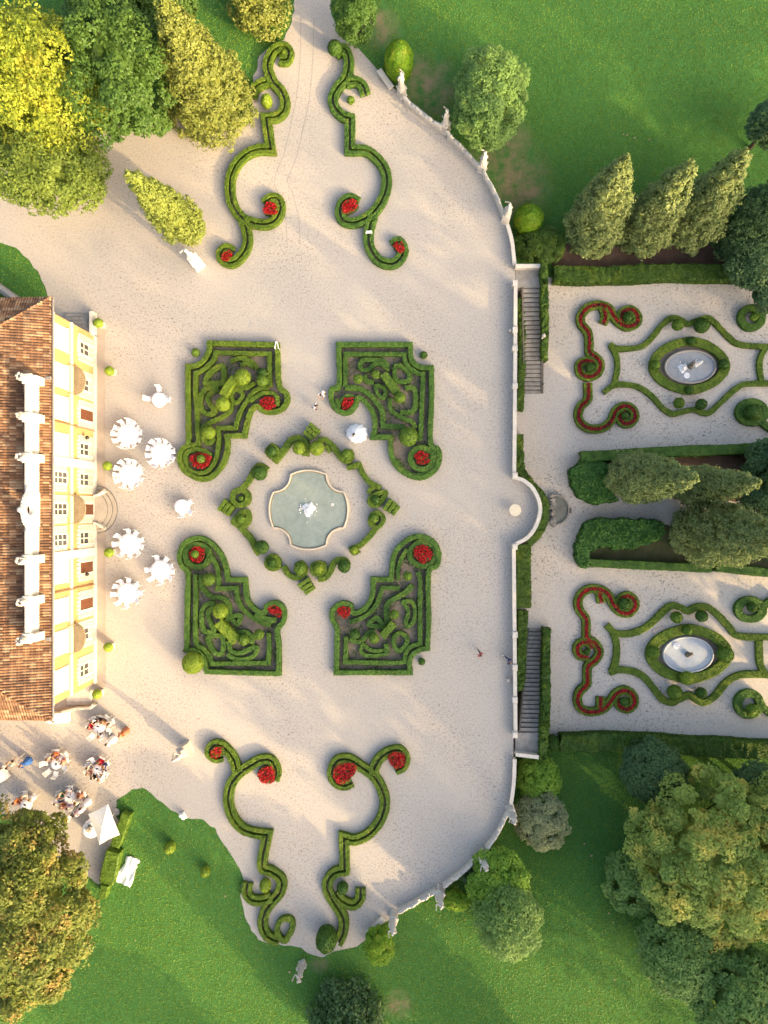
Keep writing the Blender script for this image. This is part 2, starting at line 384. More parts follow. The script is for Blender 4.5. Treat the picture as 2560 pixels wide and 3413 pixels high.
B().add(flat([G(*U(*p)) for p in [(206, 708), (227, 712), (229, 1480), (206, 1500)]], .02)).top('pavement_strip', mat_mottled('pale_paving', (.33, .27, .22), (.44, .37, .30), 1.2, .9, .2, .3, 20), kind='structure')

def inside_np(poly, X, Y):
    c = np.zeros(len(X), bool); j = len(poly) - 1
    for i in range(len(poly)):
        xi, yi = poly[i]; xj, yj = poly[j]; k = (yi > Y) != (yj > Y)
        if abs(yj - yi) > 1e-9: c ^= k & (X < (xj - xi) * (Y - yi) / (yj - yi) + xi)
        j = i
    return c
GRASS = mat_leaf('grass_blades', (.105, .225, .026), (.20, .325, .042), (.21, .28, .035), -.02, .22, .38)
def grass(n=640000):
    X, Y = rng.uniform(-36, 34, n), rng.uniform(-47, 47, n); k = ~inside_np([tuple(p) for p in poly], X, Y)
    gl = [G(*U(*p), LOW) for p in lg]; k &= ~inside_np(gl, X, Y) & ~inside_np([G(*U(*p), LOW) for p in [(1195, 524), (1900, 510), (1900, 600), (1190, 600)]], X, Y); k &= ~((X < -26.5) & (Y < 16) & (Y > -26)); X, Y = X[k], Y[k]
    for sx, sy, sr in SPOTS: kk = (np.hypot(X - sx, Y - sy) > sr * .95 * (1 + .35 * np.sin(X * 3.1 + Y * 1.7))) | (rng.random(len(X)) < .22); X, Y = X[kk], Y[kk]
    Z = np.array([(zslope(x, y) if not (x < -12 and y > -45) and not inside(HIGH, x, y) else 0.0) for x, y in zip(X, Y)]); n = len(X); a = rng.uniform(0, 6.283, n)
    N = np.stack([np.cos(a), np.sin(a), np.full(n, 1.6)], 1); N /= np.linalg.norm(N, axis=1, keepdims=True); s = np.stack([-np.sin(a), np.cos(a), np.zeros(n)], 1); t = np.cross(N, s); t *= np.sign(t[:, 2:3])
    h = rng.uniform(.045, .08, n)[:, None]; w_ = rng.uniform(.025, .055, n)[:, None]; P = np.stack([X, Y, Z - .03], 1)
    V = np.stack([P - s * w_, P + s * w_, P + s * w_ * .5 + t * h, P - s * w_ * .7 + t * h], 1).reshape(-1, 3)
    B().add((V, np.arange(4 * n).reshape(-1, 4))).top('grass', GRASS, 'short green lawn grass', None, None, 'stuff', loc=(0, 0, 0))
grass()
# ------------------------------------------------------------------ clipped hedges and topiary
def hedge_shape(L, wd, z0, h, closed=False, fz=190, size=.10, jit=.012):
    rb = ribbon(L, wd, z0, h, closed, jit); return rb, fuzz(rb, fz, size)
def hedge(name, label, crop, pts, wpx, h, mat=None, z0=0.0, closed=False, group=None, cat='hedge', fz=190, size=.10, jit=.012):
    L = path(crop, pts, z0 + h, closed); wd = wpx / crop.k * (H - z0 - h) / FPX; b = B()
    for s in hedge_shape(L, wd, z0, h, closed, fz, size, jit): b.add(s)
    return b.top(name, mat or HEDGE_G, label, cat, group)
def band(name, label, crop, paths, bpx, rpx, h, mat, z0=0.0, closed=False, group=None, soil=SOIL, soil_name='soil_bed', gap_fuzz=None):
    """two parallel clipped rows with a bed between them"""
    first = path(crop, paths[0], z0 + h, closed); e = empty(name, (*first.mean(0), z0), label, 'hedge', group)
    m = (H - z0 - h) / FPX / crop.k
    for pts in paths:
        L = path(crop, pts, z0 + h, closed); N = normals(L, closed); d = (bpx - rpx) / 2 * m
        for sgn in (1, -1):
            b = B()
            for s in hedge_shape(L + N * d * sgn, rpx * m, z0, h, closed): b.add(s)
            b.part('hedge_row', mat, e, world=True)
        b = B().add(strip(L, (bpx - rpx) * m, z0 + .016, closed))
        if gap_fuzz: 
            gs = strip(L, (bpx - 2.15 * rpx) * m, z0 + .40, closed); b.add(fuzz(gs, 260, .12, .03, .5), 1)
            gs2 = strip(L, (bpx - 1.7 * rpx) * m, z0 + .24, closed); b.add(fuzz(gs2, 60, .13, .02, .5), 2)
        b.part('flower_strip' if gap_fuzz else soil_name, [soil] + (gap_fuzz or []), e, world=True)
    return e
def ball(label, crop, uv, rpx, mat, z0=0.0, lift=0.0, rz=1.0, ry=1.0, group=None, name='ball_shrub', sub=3):
    zc = z0 + lift + .5
    for _ in range(3):
        r = rpx / crop.k * (H - zc) / FPX; zc = z0 + lift + r * rz * .92
    x, y = G(*crop(*uv), zc); s = ico((x, y, zc), (r, r * ry, r * rz), sub, .02); b = B().add(s).add(fuzz(s, 230, .11, .015, 1.25))
    return b.top(name, mat, label, 'topiary', group)
RED = mat_leaf('red_petals', (.24, .002, .005), (.46, .005, .010), None, 0, 3, .04)
RED_D = mat_leaf('dark_red_petals', (.16, .006, .010), (.36, .012, .016), None, 0, 3, .1)
COVER = mat_leaf('ground_cover_leaves', (.035, .075, .014), (.085, .14, .03), None, 0, 1.2, .1)
RED_M = mat_leaf('ribbon_red_petals', (.24, .008, .010), (.46, .015, .016), None, 0, 3, .04)
BEDGREEN = mat_leaf('bedding_leaves', (.03, .05, .01), (.07, .09, .02), None, 0, 2, .1)
def flower_bed(label, crop, pts, z0=0.0, dens=300, h=.54, group='red flower beds'):
    P = [tuple(p) for p in spline([G(*crop(*p), z0 + h) for p in pts], True, .12)]
    c = np.mean(P, 0); b = B().add(prism([tuple(c + (np.array(p) - c) * 1.0) for p in P], z0 + .0, z0 + h * .6), 0)
    V, F = flat(P, z0 + h * .72); b.add(fuzz((V, F), 60, .14, .02, .6), 1)
    V, F = flat([tuple(c + (np.array(p) - c) * .97) for p in P], z0 + h); Vj, Fj = fuzz((V, F), dens, .13, .0, .55)
    Vj[:, 2] += np.repeat(rng.normal(0, .035, len(Vj) // 4), 4)
    kx = np.sin(Vj[::4, 0] * 7.1 + 2 * np.sin(Vj[::4, 1] * 3.7)) + np.sin(Vj[::4, 1] * 8.3 + 2 * np.sin(Vj[::4, 0] * 4.1)) + rng.normal(0, .5, len(Vj) // 4)
    keep = kx > -1.35; b.add((Vj, Fj[keep]), 2)
    e = b.top('flower_bed', [BEDGREEN, BEDGREEN, RED], label, 'flower bed', group); return e

Q1, Q2, Q3, Q4 = Crop(560, 1100, 3.318), Crop(1060, 1100, 3.318), Crop(560, 1700, 3.318), Crop(1060, 1700, 3.318)
HO, HI, HS = .52, .44, .38
def parterre(who, crop, mat, outer, inners, scrolls, bars):
    g = 'clipped hedges of the parterres'
    P = [G(*crop(p[0], p[1]), 0) for p in outer]
    sf = flat([tuple(p) for p in path(crop, outer, HO * .5, True, .4)], .011); cv, cf = fuzz(sf, 120, .11, .04, .7); q = cv[::4]
    nz = np.sin(q[:, 0] * 1.9 + 2 * np.sin(q[:, 1] * 1.3)) + np.sin(q[:, 1] * 2.3 + 1.5 * np.sin(q[:, 0] * 1.7)) + rng.normal(0, .55, len(q))
    B().add(sf).top('parterre_soil', SOIL, kind='structure')
    B().add((cv, cf[nz > .15])).top('ground_cover', COVER, 'low patchy ground cover on the soil of the parterre ' + who, None, None, 'stuff')
    hedge('parterre_hedge', 'tall outer box hedge framing the parterre ' + who, crop, outer, 52, HO, mat, closed=True, group=g)
    for lab, pts, wd, cl in inners:
        hedge('parterre_hedge', lab + ' inside the parterre ' + who, crop, pts, wd, HI, mat, closed=cl, group=g)
    for lab, pts, wd, cl in scrolls:
        hedge('scroll_hedge', lab + ' in the parterre ' + who, crop, pts, wd, HS, mat, closed=cl, group='low scroll hedges in the parterres')
    for (a, c, wd) in bars:
        wd = wd * 1.0
        hedge('slab_hedge', 'flat-topped straight hedge slab across the parterre ' + who, crop, [(*a, 1), (*c, 1)], wd, .95, BALL_Y if crop in (Q1, Q3) else BALL_G, group='straight hedge slabs', jit=.012)
W1, W2, W3, W4 = 'with the white A-frame', 'beside the bride', 'with the giant corner ball', 'nearest the suited man'
parterre(W1, Q1, HEDGE_G,
  [(455,140,1),(1205,160,1),(1225,600),(1300,690),(1318,770),(1270,860),(1190,900),(1100,905),(1030,880),(985,840),(930,870),(890,950),(858,1080),(843,1165,1),(645,1170,1),(655,1260),(640,1380),(585,1510),(480,1620),(370,1648),(250,1610),(160,1530),(122,1420),(148,1320),(218,1270),(222,1200),(217,800),(215,400,1),(320,385),(400,320),(450,225)],
  [('thin inner hedge line', [(1125,625),(1118,260,1),(525,247,1),(500,330),(430,405),(365,450),(302,475,1),(302,720),(318,900),(325,1100),(332,1262,1),(235,1278)], 46, False),
   ('stepped inner hedge line', [(1110,640),(1000,650),(920,710),(860,800),(805,890),(770,980),(745,1085,1),(548,1080,1),(562,1200),(548,1330),(520,1440),(455,1545),(340,1585),(230,1545),(190,1450),(205,1360),(300,1318),(400,1335),(475,1385)], 46, False),
   ('short curl around the red bed', [(905,790),(960,745),(1050,700),(1150,697),(1205,745),(1210,840)], 42, False)],
  [('rounded triangle hedge loop', [(590,395),(618,470),(605,580),(500,585),(412,590),(435,510),(500,440)], 58, True),
   ('bean-shaped hedge loop', [(560,642),(430,642),(362,730),(358,850),(405,915),(478,930),(512,895),(462,815),(435,755),(475,690),(560,652)], 52, False),
   ('small pear-shaped hedge loop', [(720,665),(800,675),(822,735),(745,808),(698,740)], 42, True),
   ('long S hedge', [(690,810),(688,890),(600,960),(480,1015),(400,1060),(368,1130),(385,1205),(450,1250),(515,1195)], 48, False),
   ('arched hedge', [(690,345),(780,310),(870,325),(945,370),(985,430)], 46, False), ('short inner arch hedge', [(800,385),(870,372),(945,412)], 42, False),
   ('curved hedge under the browned ball', [(755,600),(840,640),(920,612),(945,575)], 48, False)],
  [((598,728),(735,515),92)])
parterre(W2, Q2, HEDGE_D,
  [(225,157,1),(1022,157,1),(1025,290),(1060,365),(1140,410),(1255,415,1),(1257,760),(1245,1235),(1330,1320),(1342,1440),(1290,1550),(1180,1622),(1080,1627),(960,1582),(860,1490),(812,1380),(800,1270),(802,1180,1),(605,1185,1),(628,1090),(620,950),(570,850),(505,775),(440,745),(410,830),(350,900),(280,912),(190,865),(145,760),(155,650),(232,595)],
  [('thin inner hedge line', [(300,625),(302,262,1),(955,265,1),(965,350),(1030,430),(1110,478),(1162,480,1),(1150,800),(1132,1225)], 46, False),
   ('curved inner hedge line', [(300,635),(430,640),(540,690),(640,790),(708,900),(718,1060,1),(960,1075)], 56, False),
   ('thick round hedge ring', [(1150,1300),(1260,1350),(1270,1460),(1190,1535),(1080,1520),(1025,1440),(1050,1345)], 60, True),
   ('thin hedge curl', [(870,1440),(905,1510),(1000,1582),(1100,1600),(1215,1570),(1292,1460),(1288,1350),(1230,1285)], 36, False),
   ('short curl around the red bed', [(205,760),(225,850),(265,760),(330,722),(400,735)], 34, False)],
  [('bean-shaped hedge loop', [(470,425),(485,340),(600,330),(735,345),(765,420),(700,372),(620,382),(560,435)], 46, True),
   ('shield-shaped hedge loop', [(860,400),(925,402),(1005,480),(1000,562),(880,562),(845,485)], 48, True),
   ('small pear-shaped hedge loop', [(640,620),(720,632),(750,690),(722,750),(660,710)], 40, True),
   ('long S hedge', [(795,750),(797,860),(850,920),(950,980),(1035,1010),(1080,1080)], 46, False),
   ('large open hedge hook', [(960,640),(1058,642),(1080,740),(1070,870),(1000,910),(910,905)], 52, False),
   ('hedge crescent', [(510,500),(535,565),(615,572)], 50, False)],
  [((720,482),(872,682),88)])
parterre(W3, Q3, HEDGE_D,
  [(215,700),(210,1000),(202,1500),(195,1558,1),(300,1560),(390,1640),(422,1790,1),(1222,1812,1),(1222,1500),(1205,1335),(1272,1235),(1282,1120),(1235,1045),(1160,1030),(1085,1065),(1072,1125),(1000,1125),(905,1045),(865,950),(850,770,1),(660,772,1),(640,650),(595,520),(505,395),(400,322),(300,312),(190,360),(132,450),(120,540),(155,630)],
  [('thin inner hedge line', [(300,715),(302,1000),(302,1450),(385,1530),(450,1610),(482,1700,1),(1108,1692,1),(1116,1480),(1108,1360)], 46, False),
   ('stepped inner hedge line', [(470,510),(535,620),(555,760),(545,870,1),(752,862,1),(762,960),(805,1070),(900,1165),(1000,1228),(1130,1272)], 50, False),
   ('thick round hedge ring', [(315,380),(420,420),(455,500),(410,600),(310,628),(215,580),(190,490),(225,415)], 58, True),
   ('short curl around the red bed', [(960,1150),(1030,1185),(1110,1215),(1195,1215)], 60, False)],
  [('long S hedge', [(365,720),(362,830),(410,900),(480,960),(590,972),(658,1030),(678,1120),(650,1230)], 50, False),
   ('bean-shaped hedge loop', [(470,1028),(390,1080),(365,1200),(400,1335),(505,1342),(480,1270),(440,1150),(500,1060)], 50, True),
   ('rounded square hedge loop', [(445,1405),(595,1405),(598,1575),(530,1588),(470,1510)], 50, True),
   ('arched hedge', [(665,1450),(695,1555),(800,1580),(965,1510)], 50, False), ('outer arched hedge', [(655,1590),(720,1640),(850,1652),(955,1605),(985,1500)], 46, False),
   ('three-sided hedge loop', [(700,1180),(800,1172),(760,1262)], 46, True), ('hooked hedge', [(750,1355),(860,1350),(930,1410),(915,1480)], 48, False)],
  [((548,1245),(752,1452),112)])
parterre(W4, Q4, HEDGE_D,
  [(212,1320),(205,1580),(200,1800,1),(1018,1800,1),(1012,1680),(1050,1600),(1130,1545),(1210,1532,1),(1225,1200),(1222,700),(1310,620),(1337,500),(1292,370),(1200,308),(1110,290),(1000,325),(900,405),(842,500),(818,640),(808,770,1),(612,770,1),(605,900),(580,1000),(520,1085),(440,1135),(372,1125),(365,1060),(300,1032),(220,1052),(160,1115),(155,1200),(200,1290)],
  [('thin inner hedge line', [(308,1400),(302,1682,1),(900,1690),(958,1650),(980,1565),(1040,1505),(1130,1480,1),(1130,1100),(1128,760),(1100,690)], 46, False),
   ('curved inner hedge line', [(900,862,1),(712,862,1),(680,960),(640,1055),(560,1145),(470,1200),(350,1240)], 46, False),
   ('thick round hedge ring', [(1160,350),(1275,400),(1300,500),(1240,600),(1140,620),(1045,570),(1015,480),(1065,390)], 56, True),
   ('thin hedge curl', [(890,780),(888,650),(920,540),(985,430)], 40, False)],
  [('long S hedge', [(1045,830),(960,920),(850,980),(765,1050),(758,1180),(772,1260)], 56, False),
   ('bean-shaped hedge loop', [(940,1020),(1030,1012),(1072,1100),(1060,1225),(992,1290),(972,1230),(1000,1130),(962,1060)], 42, True),
   ('oval hedge loop', [(900,1362),(975,1400),(978,1480),(900,1558),(842,1500),(842,1410)], 46, True),
   ('low crescent hedge loop', [(500,1490),(560,1540),(650,1560),(735,1552),(755,1590),(620,1612),(505,1600),(472,1545)], 38, True),
   ('three-sided hedge loop', [(560,1270),(640,1195),(700,1245),(715,1290)], 50, True), ('wavy hedge', [(350,1430),(440,1460),(520,1412),(560,1360),(630,1345)], 48, False),
   ('short stub hedge', [(752,1480),(762,1592)], 50, False)],
  [((838,1252),(708,1402),80)])
for lab, c, uv, r, m, lift in [
  ('large browned ball beside the slab hedge of the A-frame parterre', Q1, (825,520), 88, BALL_Y, .5), ('bright yellow-green ball below the slab hedge of the A-frame parterre', Q1, (605,818), 78, BALL_Y, .4),
  ('round ball in the S hedge above the large villa-side red bed', Q1, (452,1135), 70, BALL_Y, .4), ('dark upper ball of the touching pair by the browned ball', Q1, (1042,478), 52, BALL_D, .3), ('green lower ball of the touching pair by the browned ball', Q1, (1038,560), 62, BALL_G, .4),
  ('small ball on gravel at the notched corner of the A-frame parterre', Q1, (305,250), 44, BALL_G, 0), ('small ball rising from the large villa-side red bed', Q1, (365,1425), 45, BALL_G, .3),
  ('grey-green ball at the top end of the slab hedge near the bride', Q2, (640,490), 47, BALL_G, .35), ('ball on a dark pedestal near the red bed and wedding guests', Q2, (440,540), 50, BALL_G, .5), ('ball at the lower end of the slab hedge near the bride', Q2, (905,745), 60, BALL_G, .4),
  ('very large smooth ball in the parterre beside the bride', Q2, (1000,1180), 104, BALL_G, .3), ('small ball on gravel at the notched corner near the bride parterre', Q2, (1168,278), 40, BALL_D, 0), ('tiny tuft in the red bed ringed by the bride parterre', Q2, (1140,1415), 18, BALL_G, .3),
  ('ball below the ringed red bed of the giant ball parterre', Q3, (452,768), 68, BALL_G, .4), ('pale ball above the slab hedge of the giant ball parterre', Q3, (577,1118), 83, BALL_Y, .5), ('grey-green ball right of the slab hedge in the giant ball parterre', Q3, (838,1437), 60, BALL_G, .4),
  ('darker ball next to the lower red bed of the giant ball parterre', Q3, (1005,1377), 56, BALL_G, .4), ('giant smooth yellow-green ball filling a parterre corner', Q3, (275,1690), 119, BALL_Y, 0), ('small oval ball inside the ringed red bed nearest the tables', Q3, (300,487), 42, BALL_G, .3),
  ('ball in a hedge cup under the ringed red bed near the suited man', Q4, (990,730), 48, BALL_G, .35), ('ball at the upper end of the slab hedge nearest the suited man', Q4, (845,1155), 50, BALL_G, .35), ('dark ball beside the small red bed nearest the fountain pool', Q4, (405,1375), 55, BALL_D, .4),
  ('ball at the lower end of the slab hedge nearest the suited man', Q4, (620,1420), 55, BALL_G, .4), ('small dark ball on gravel at the notched corner facing the walkers', Q4, (1147,1675), 36, BALL_D, 0), ('tiny tuft in the red bed ringed nearest the suited man', Q4, (1160,488), 18, BALL_G, .3)]:
    ball(lab, c, uv, r, m, 0, lift, group='clipped balls of the parterres')
for lab, c, pts in [
  ('red flower bed in the hedge lobe by the wedding guests and A-frame parterre', Q1, [(1010,790),(1080,735),(1155,735),(1190,800),(1172,880),(1085,888),(1030,845)]), ('dark red flower bed around a small ball nearest the round tables', Q1, [(235,1430),(270,1372),(360,1352),(450,1382),(488,1410),(450,1490),(370,1538),(285,1510)]),
  ('small red flower bed in the hedge lobe facing the white-shirted man', Q2, [(260,820),(290,752),(340,737),(390,742),(390,800),(350,860),(290,882)]), ('round red flower bed with tiny tuft below the very large ball', Q2, [(1070,1385),(1130,1335),(1200,1350),(1235,1400),(1232,1460),(1170,1490),(1090,1468)]),
  ('red flower bed around an oval ball in the giant ball parterre', Q3, [(225,480),(270,420),(330,402),(400,430),(405,500),(352,582),(280,570),(240,530)]), ('red flower bed curled in the fountain-side lobe of the giant ball parterre', Q3, [(1098,1100),(1150,1045),(1230,1075),(1262,1130),(1235,1190),(1150,1150)]),
  ('largest round red bed with tiny tuft, ringed near the suited man', Q4, [(1062,430),(1130,385),(1210,400),(1265,460),(1260,530),(1180,590),(1110,562),(1062,500)]), ('small red bed in the fountain-side lobe opposite the giant ball parterre', Q4, [(208,1115),(280,1058),(350,1075),(362,1130),(310,1202),(245,1170)])]:
    flower_bed(lab, c, pts)

# ------------------------------------------------------------------ topiary ring round the fountain
g = 'topiary ring round the central fountain'
RING = [
 ('wavy arch hedge above the pool with a pale ball in its bend', Q1, [(1170,1462),(1225,1400),(1290,1310),(1360,1215),(1450,1192),(1530,1260),(1518,1392)], 66, False),
 ('round hedge cup holding the dark ball left of the wavy arch', Q1, [(1150,1278),(1210,1345),(1150,1405),(1092,1345)], 48, True),
 ('tapering hedge tail running from the ring cup to the pool-side ball', Q1, [(810,1755),(870,1690),(925,1600),(960,1530),(1020,1495),(1100,1545)], 58, False),
 ('round hedge ring with a tiny ball and gravel inside, pool left', Q1, [(800,1770),(875,1815),(870,1900),(790,1940),(715,1890),(722,1800)], 58, True),
 ('drooping hedge arm ending at the ball nearest the bride', Q2, [(0,1212),(80,1215),(150,1270),(210,1350),(265,1425),(330,1450),(370,1400),(350,1330)], 58, False),
 ('short hedge spur beside the drooping hedge arm near the bride', Q2, [(85,1275),(130,1350)], 44, False),
 ('zigzag hedge bar right of the pool', Q2, [(320,1522),(452,1490,1),(500,1600),(580,1690),(690,1745)], 56, False),
 ('hedge foot at the lower end of the zigzag bar', Q2, [(555,1805),(600,1740),(660,1730)], 50, False),
 ('teardrop hedge ring with a dark ball, right of the pool', Q2, [(580,1855),(650,1812),(745,1795),(705,1885),(640,1940),(572,1915)], 50, True),
 ('round hedge ring with ball and white gravel, right of the pool', Q4, [(585,70),(640,28),(710,62),(715,130),(650,195),(580,150)], 46, True),
 ('twisting hedge tail ending in a small yellow ball', Q4, [(640,200),(570,290),(490,370),(430,410),(370,430),(400,470),(450,440)], 58, False),
 ('S hedge ending in a round knob, below right of the pool', Q4, [(0,768),(80,752),(135,680),(160,605),(215,558),(300,560),(330,610)], 58, False),
 ('round hedge cup around the pale ball at the S hedge', Q4, [(0,590),(60,600),(70,680),(20,720),(-60,690),(-60,610)], 44, True),
 ('round hedge cup around the dark ball, below left of the pool', Q3, [(1155,510),(1215,550),(1215,630),(1150,650),(1095,620),(1095,550)], 50, True),
 ('curled hedge with a grey-green ball in its hook', Q3, [(1275,620),(1320,705),(1400,750),(1490,725),(1510,650),(1470,590),(1410,620)], 56, False),
 ('diamond hedge ring with a pale ball, lower left of the pool', Q3, [(800,40),(875,25),(885,120),(820,180),(720,130)], 56, True),
 ('hedge tail running down from the diamond ring', Q3, [(800,190),(850,250),(915,325),(975,440),(1010,490)], 66, False)]
for lab, c, pts, wd, cl in RING: hedge('ring_hedge', lab, c, pts, wd, .6, HEDGE_G, closed=cl, group=g)
for lab, c, uv, r, m, lift in [
 ('dark ball in the cup left of the arch hedge above the pool', Q1, (1150,1345), 56, BALL_D, .4), ('pale ball in the bend of the arch hedge above the pool', Q1, (1450,1305), 70, BALL_Y, .4), ('biggest yellow-green ball of the ring, above the pool', Q1, (1645,1308), 80, BALL_Y, .4),
 ('tiny ball on gravel inside the ring left of the pool', Q1, (815,1865), 38, BALL_G, 0), ('round dark ball with a hedge collar, upper left of the pool', Q1, (1015,1582), 80, BALL_D, .3), ('ball at the end of the drooping hedge arm near the bride', Q2, (315,1370), 54, BALL_G, .4),
 ('dark ball inside the teardrop ring right of the pool', Q2, (640,1880), 46, BALL_D, .3), ('ball on white gravel in the ring right of the pool', Q4, (620,92), 52, BALL_G, .1), ('small yellow ball on the end of the twisting hedge tail', Q4, (402,445), 36, BALL_Y, .5),
 ('dark knob ball ending the S hedge below the pool', Q4, (290,622), 68, BALL_D, .2), ('pale ball in a hedge cup directly below the pool', Q4, (8,650), 52, BALL_Y, .4), ('dark ball in the hedge cup below left of the pool', Q3, (1150,588), 54, BALL_D, .35),
 ('grey-green ball in the hooked hedge below the pool', Q3, (1458,650), 64, BALL_G, .4), ('pale ball inside the diamond ring left of the pool', Q3, (810,100), 48, BALL_G, .35), ('dark round ball ending the hedge tail lower left of the pool', Q3, (1038,410), 74, BALL_D, .3)]:
    ball(lab, c, uv, r, m, 0, lift, group='balls of the topiary ring')
for lab, u, v, a in [('striped topiary cube of three hedge slices above the pool', 672, 932, R(-42)), ('striped topiary cube of three hedge slices left of the pool', 488, 1097, R(54)), ('striped topiary cube of three hedge slices right of the pool', 846, 1096, R(54)), ('striped topiary cube of three hedge slices below the pool', 662, 1267, R(34))]:
    x, y = G(*U(u, v), .8); e = empty('striped_cube', (x, y, 0), lab, 'topiary', 'striped topiary cubes')
    for k in (-1, 0, 1):
        L = spline([(-.5, k * .40), (.5, k * .40)], False, .1) * [1.0 + .08 * k, 1]; b = B(); rb = ribbon(L, .32, 0, .8 + .05 * k, False, .015)
        b.add(rotz(rb, a)).add(rotz(fuzz(rb, 80, .07), a)).part('hedge_slice', HEDGE_G, e)

# ------------------------------------------------------------------ the four scrolls of double hedge at both ends
TS, BS = Crop(700, 120, 2.37), Crop(660, 2440, 2.37)
SW = dict(bpx=80, rpx=30, h=.44)
g = 'double hedge scrolls'
band('scroll_border', 'double hedge scroll beside the big conifers, dark gap between its rows', TS, [
  [(545,180),(600,182),(622,125),(580,78),(515,98),(470,160),(452,235),(475,315),(505,370),(560,430),(590,510),(578,585),(525,632),(440,642,1),(478,892,1),(385,892),(285,930),(205,1010),(162,1110),(155,1210),(172,1310),(222,1405),(295,1458),(390,1482),(475,1475),(530,1430),(555,1350),(535,1290),(485,1275),(425,1320)],
  [(255,1440),(290,1550),(290,1650),(240,1740),(170,1788),(100,1765),(85,1710),(125,1675),(180,1700)], [(330,480),(350,410),(400,372),(465,350)]], mat=HEDGE_G, group=g, **SW)
band('scroll_border', 'double hedge scroll with the white post on it, dark ball at its tip', TS, [
  [(985,140),(1050,95),(1090,160),(1095,240),(1070,330),(1010,400),(970,480),(985,560),(1040,622),(1105,645,1),(1102,895,1),(1230,900),(1325,970),(1382,1060),(1395,1170),(1360,1290),(1290,1390),(1200,1450),(1120,1472),(1050,1450),(1025,1390),(1050,1310),(1110,1278),(1168,1310)],
  [(1290,1410),(1262,1500),(1250,1600),(1272,1690),(1330,1768),(1420,1798),(1490,1768),(1528,1690),(1490,1622),(1440,1650)], [(1080,362),(1150,352),(1205,390),(1228,455)]], mat=HEDGE_D, group=g, **SW)
band('scroll_border', 'double hedge scroll bordering the lawn with the white cloth', BS, [
  [(600,385),(615,310),(575,230),(500,222),(415,265),(330,325),(262,410),(238,500),(242,590),(280,690),(350,768),(440,802),(545,815,1),(505,1062),(580,1108),(655,1170),(650,1260),(585,1345),(530,1420),(508,1520),(535,1600),(585,1640),(640,1655)],
  [(190,200),(130,205),(90,165),(115,112),(170,105),(230,150),(280,220),(308,320)], [(392,1195),(382,1280),(430,1332),(510,1335),(580,1310)]], mat=HEDGE_G, group=g, **SW)
hedge('loop_hedge', 'teardrop hedge loop ending the lawn-side scroll, gravel inside', BS, [(690,1655),(715,1610),(742,1560),(738,1495),(690,1478),(640,1510),(622,1570),(640,1625)], 40, .44, HEDGE_G, closed=True, group=g)
band('scroll_border', 'double hedge scroll ending at the dark egg ball by the lawn', BS, [
  [(1215,400),(1150,425),(1080,390),(1060,310),(1100,230),(1190,218),(1285,275),(1380,345),(1440,430),(1475,540),(1460,650),(1400,760),(1320,828),(1230,858),(1152,840,1),(1158,1098,1),(1080,1115),(1030,1170),(1020,1240),(1060,1330),(1120,1420),(1150,1500),(1140,1600),(1100,1680)],
  [(1555,305),(1620,270),(1632,200),(1590,148),(1510,160),(1435,212),(1392,290),(1392,350)], [(1085,1280),(1140,1340),(1220,1372),(1278,1325),(1282,1240)]], mat=HEDGE_G, group=g, **SW)
for lab, c, pts in [
  ('red bed in the hedge curl left of the gravel drive', TS, [(420,1350),(455,1310),(510,1312),(535,1360),(530,1405),(470,1408),(425,1395)]), ('small red bed in the lowest curl of the conifer-side scroll', TS, [(92,1745),(125,1695),(172,1705),(168,1745),(120,1790)]),
  ('red bed in the hedge curl right of the gravel drive', TS, [(1045,1395),(1055,1310),(1110,1280),(1165,1305),(1165,1350),(1105,1392)]), ('small red bed in the curl below the white post', TS, [(1445,1655),(1470,1628),(1520,1630),(1537,1680),(1520,1718),(1470,1690)]),
  ('small red bed in the hedge curl nearest the large stone statue', BS, [(95,160),(140,120),(198,125),(185,170),(145,210),(105,198)]), ('red bed in the lobe of the lawn-side scroll', BS, [(468,320),(520,275),(590,272),(615,330),(600,395),(540,412),(480,385)]),
  ('largest red bed, wide and leaf-shaped, in the egg ball scroll', BS, [(1068,340),(1085,270),(1150,242),(1220,245),(1258,275),(1240,330),(1190,385),(1130,415),(1080,385)]), ('red bed at the outer curl of the egg ball scroll', BS, [(1498,185),(1545,158),(1620,165),(1640,210),(1625,265),(1570,292),(1520,255)])]:
    flower_bed(lab, c, pts)
for lab, c, uv, r, m, ry, rz, lift in [
  ('tall pale oval ball inside the conifer-side scroll', TS, (448,515), 42, BALL_Y, 1.2, 1.4, 0), ('tiny ball in the topmost curl of the conifer-side scroll', TS, (585,137), 20, BALL_Y, 1, 1, .1), ('dark shrub at the top tip of the white post scroll', TS, (985,95), 54, BALL_D, 1.0, 1.1, .2),
  ('small ball on gravel inside the white post scroll', TS, (1112,507), 28, BALL_G, 1, 1.2, 0), ('pale oval ball inside the lawn-side scroll', BS, (533,1210), 43, BALL_Y, 1.2, 1.3, 0), ('dark ball inside the crescent of the egg ball scroll', BS, (1142,1230), 44, BALL_D, 1.05, 1.2, 0),
  ('very large dark egg-shaped ball where gravel meets lawn', BS, (1015,1635), 82, BALL_D, 1.15, 1.4, 0), ('small yellow ball on the lawn nearest the scroll crescent', BS, (58,1102), 38, BALL_Y, 1.05, 1.3, 0)]:
    ball(lab, c, uv, r, m, 0, lift, rz, ry, 'balls of the hedge scrolls')
ball('small yellow ball on the lawn nearest the parasol', U, (367,1831), 12, BALL_Y, 0, 0, 1.3, 1.0, 'balls of the hedge scrolls')

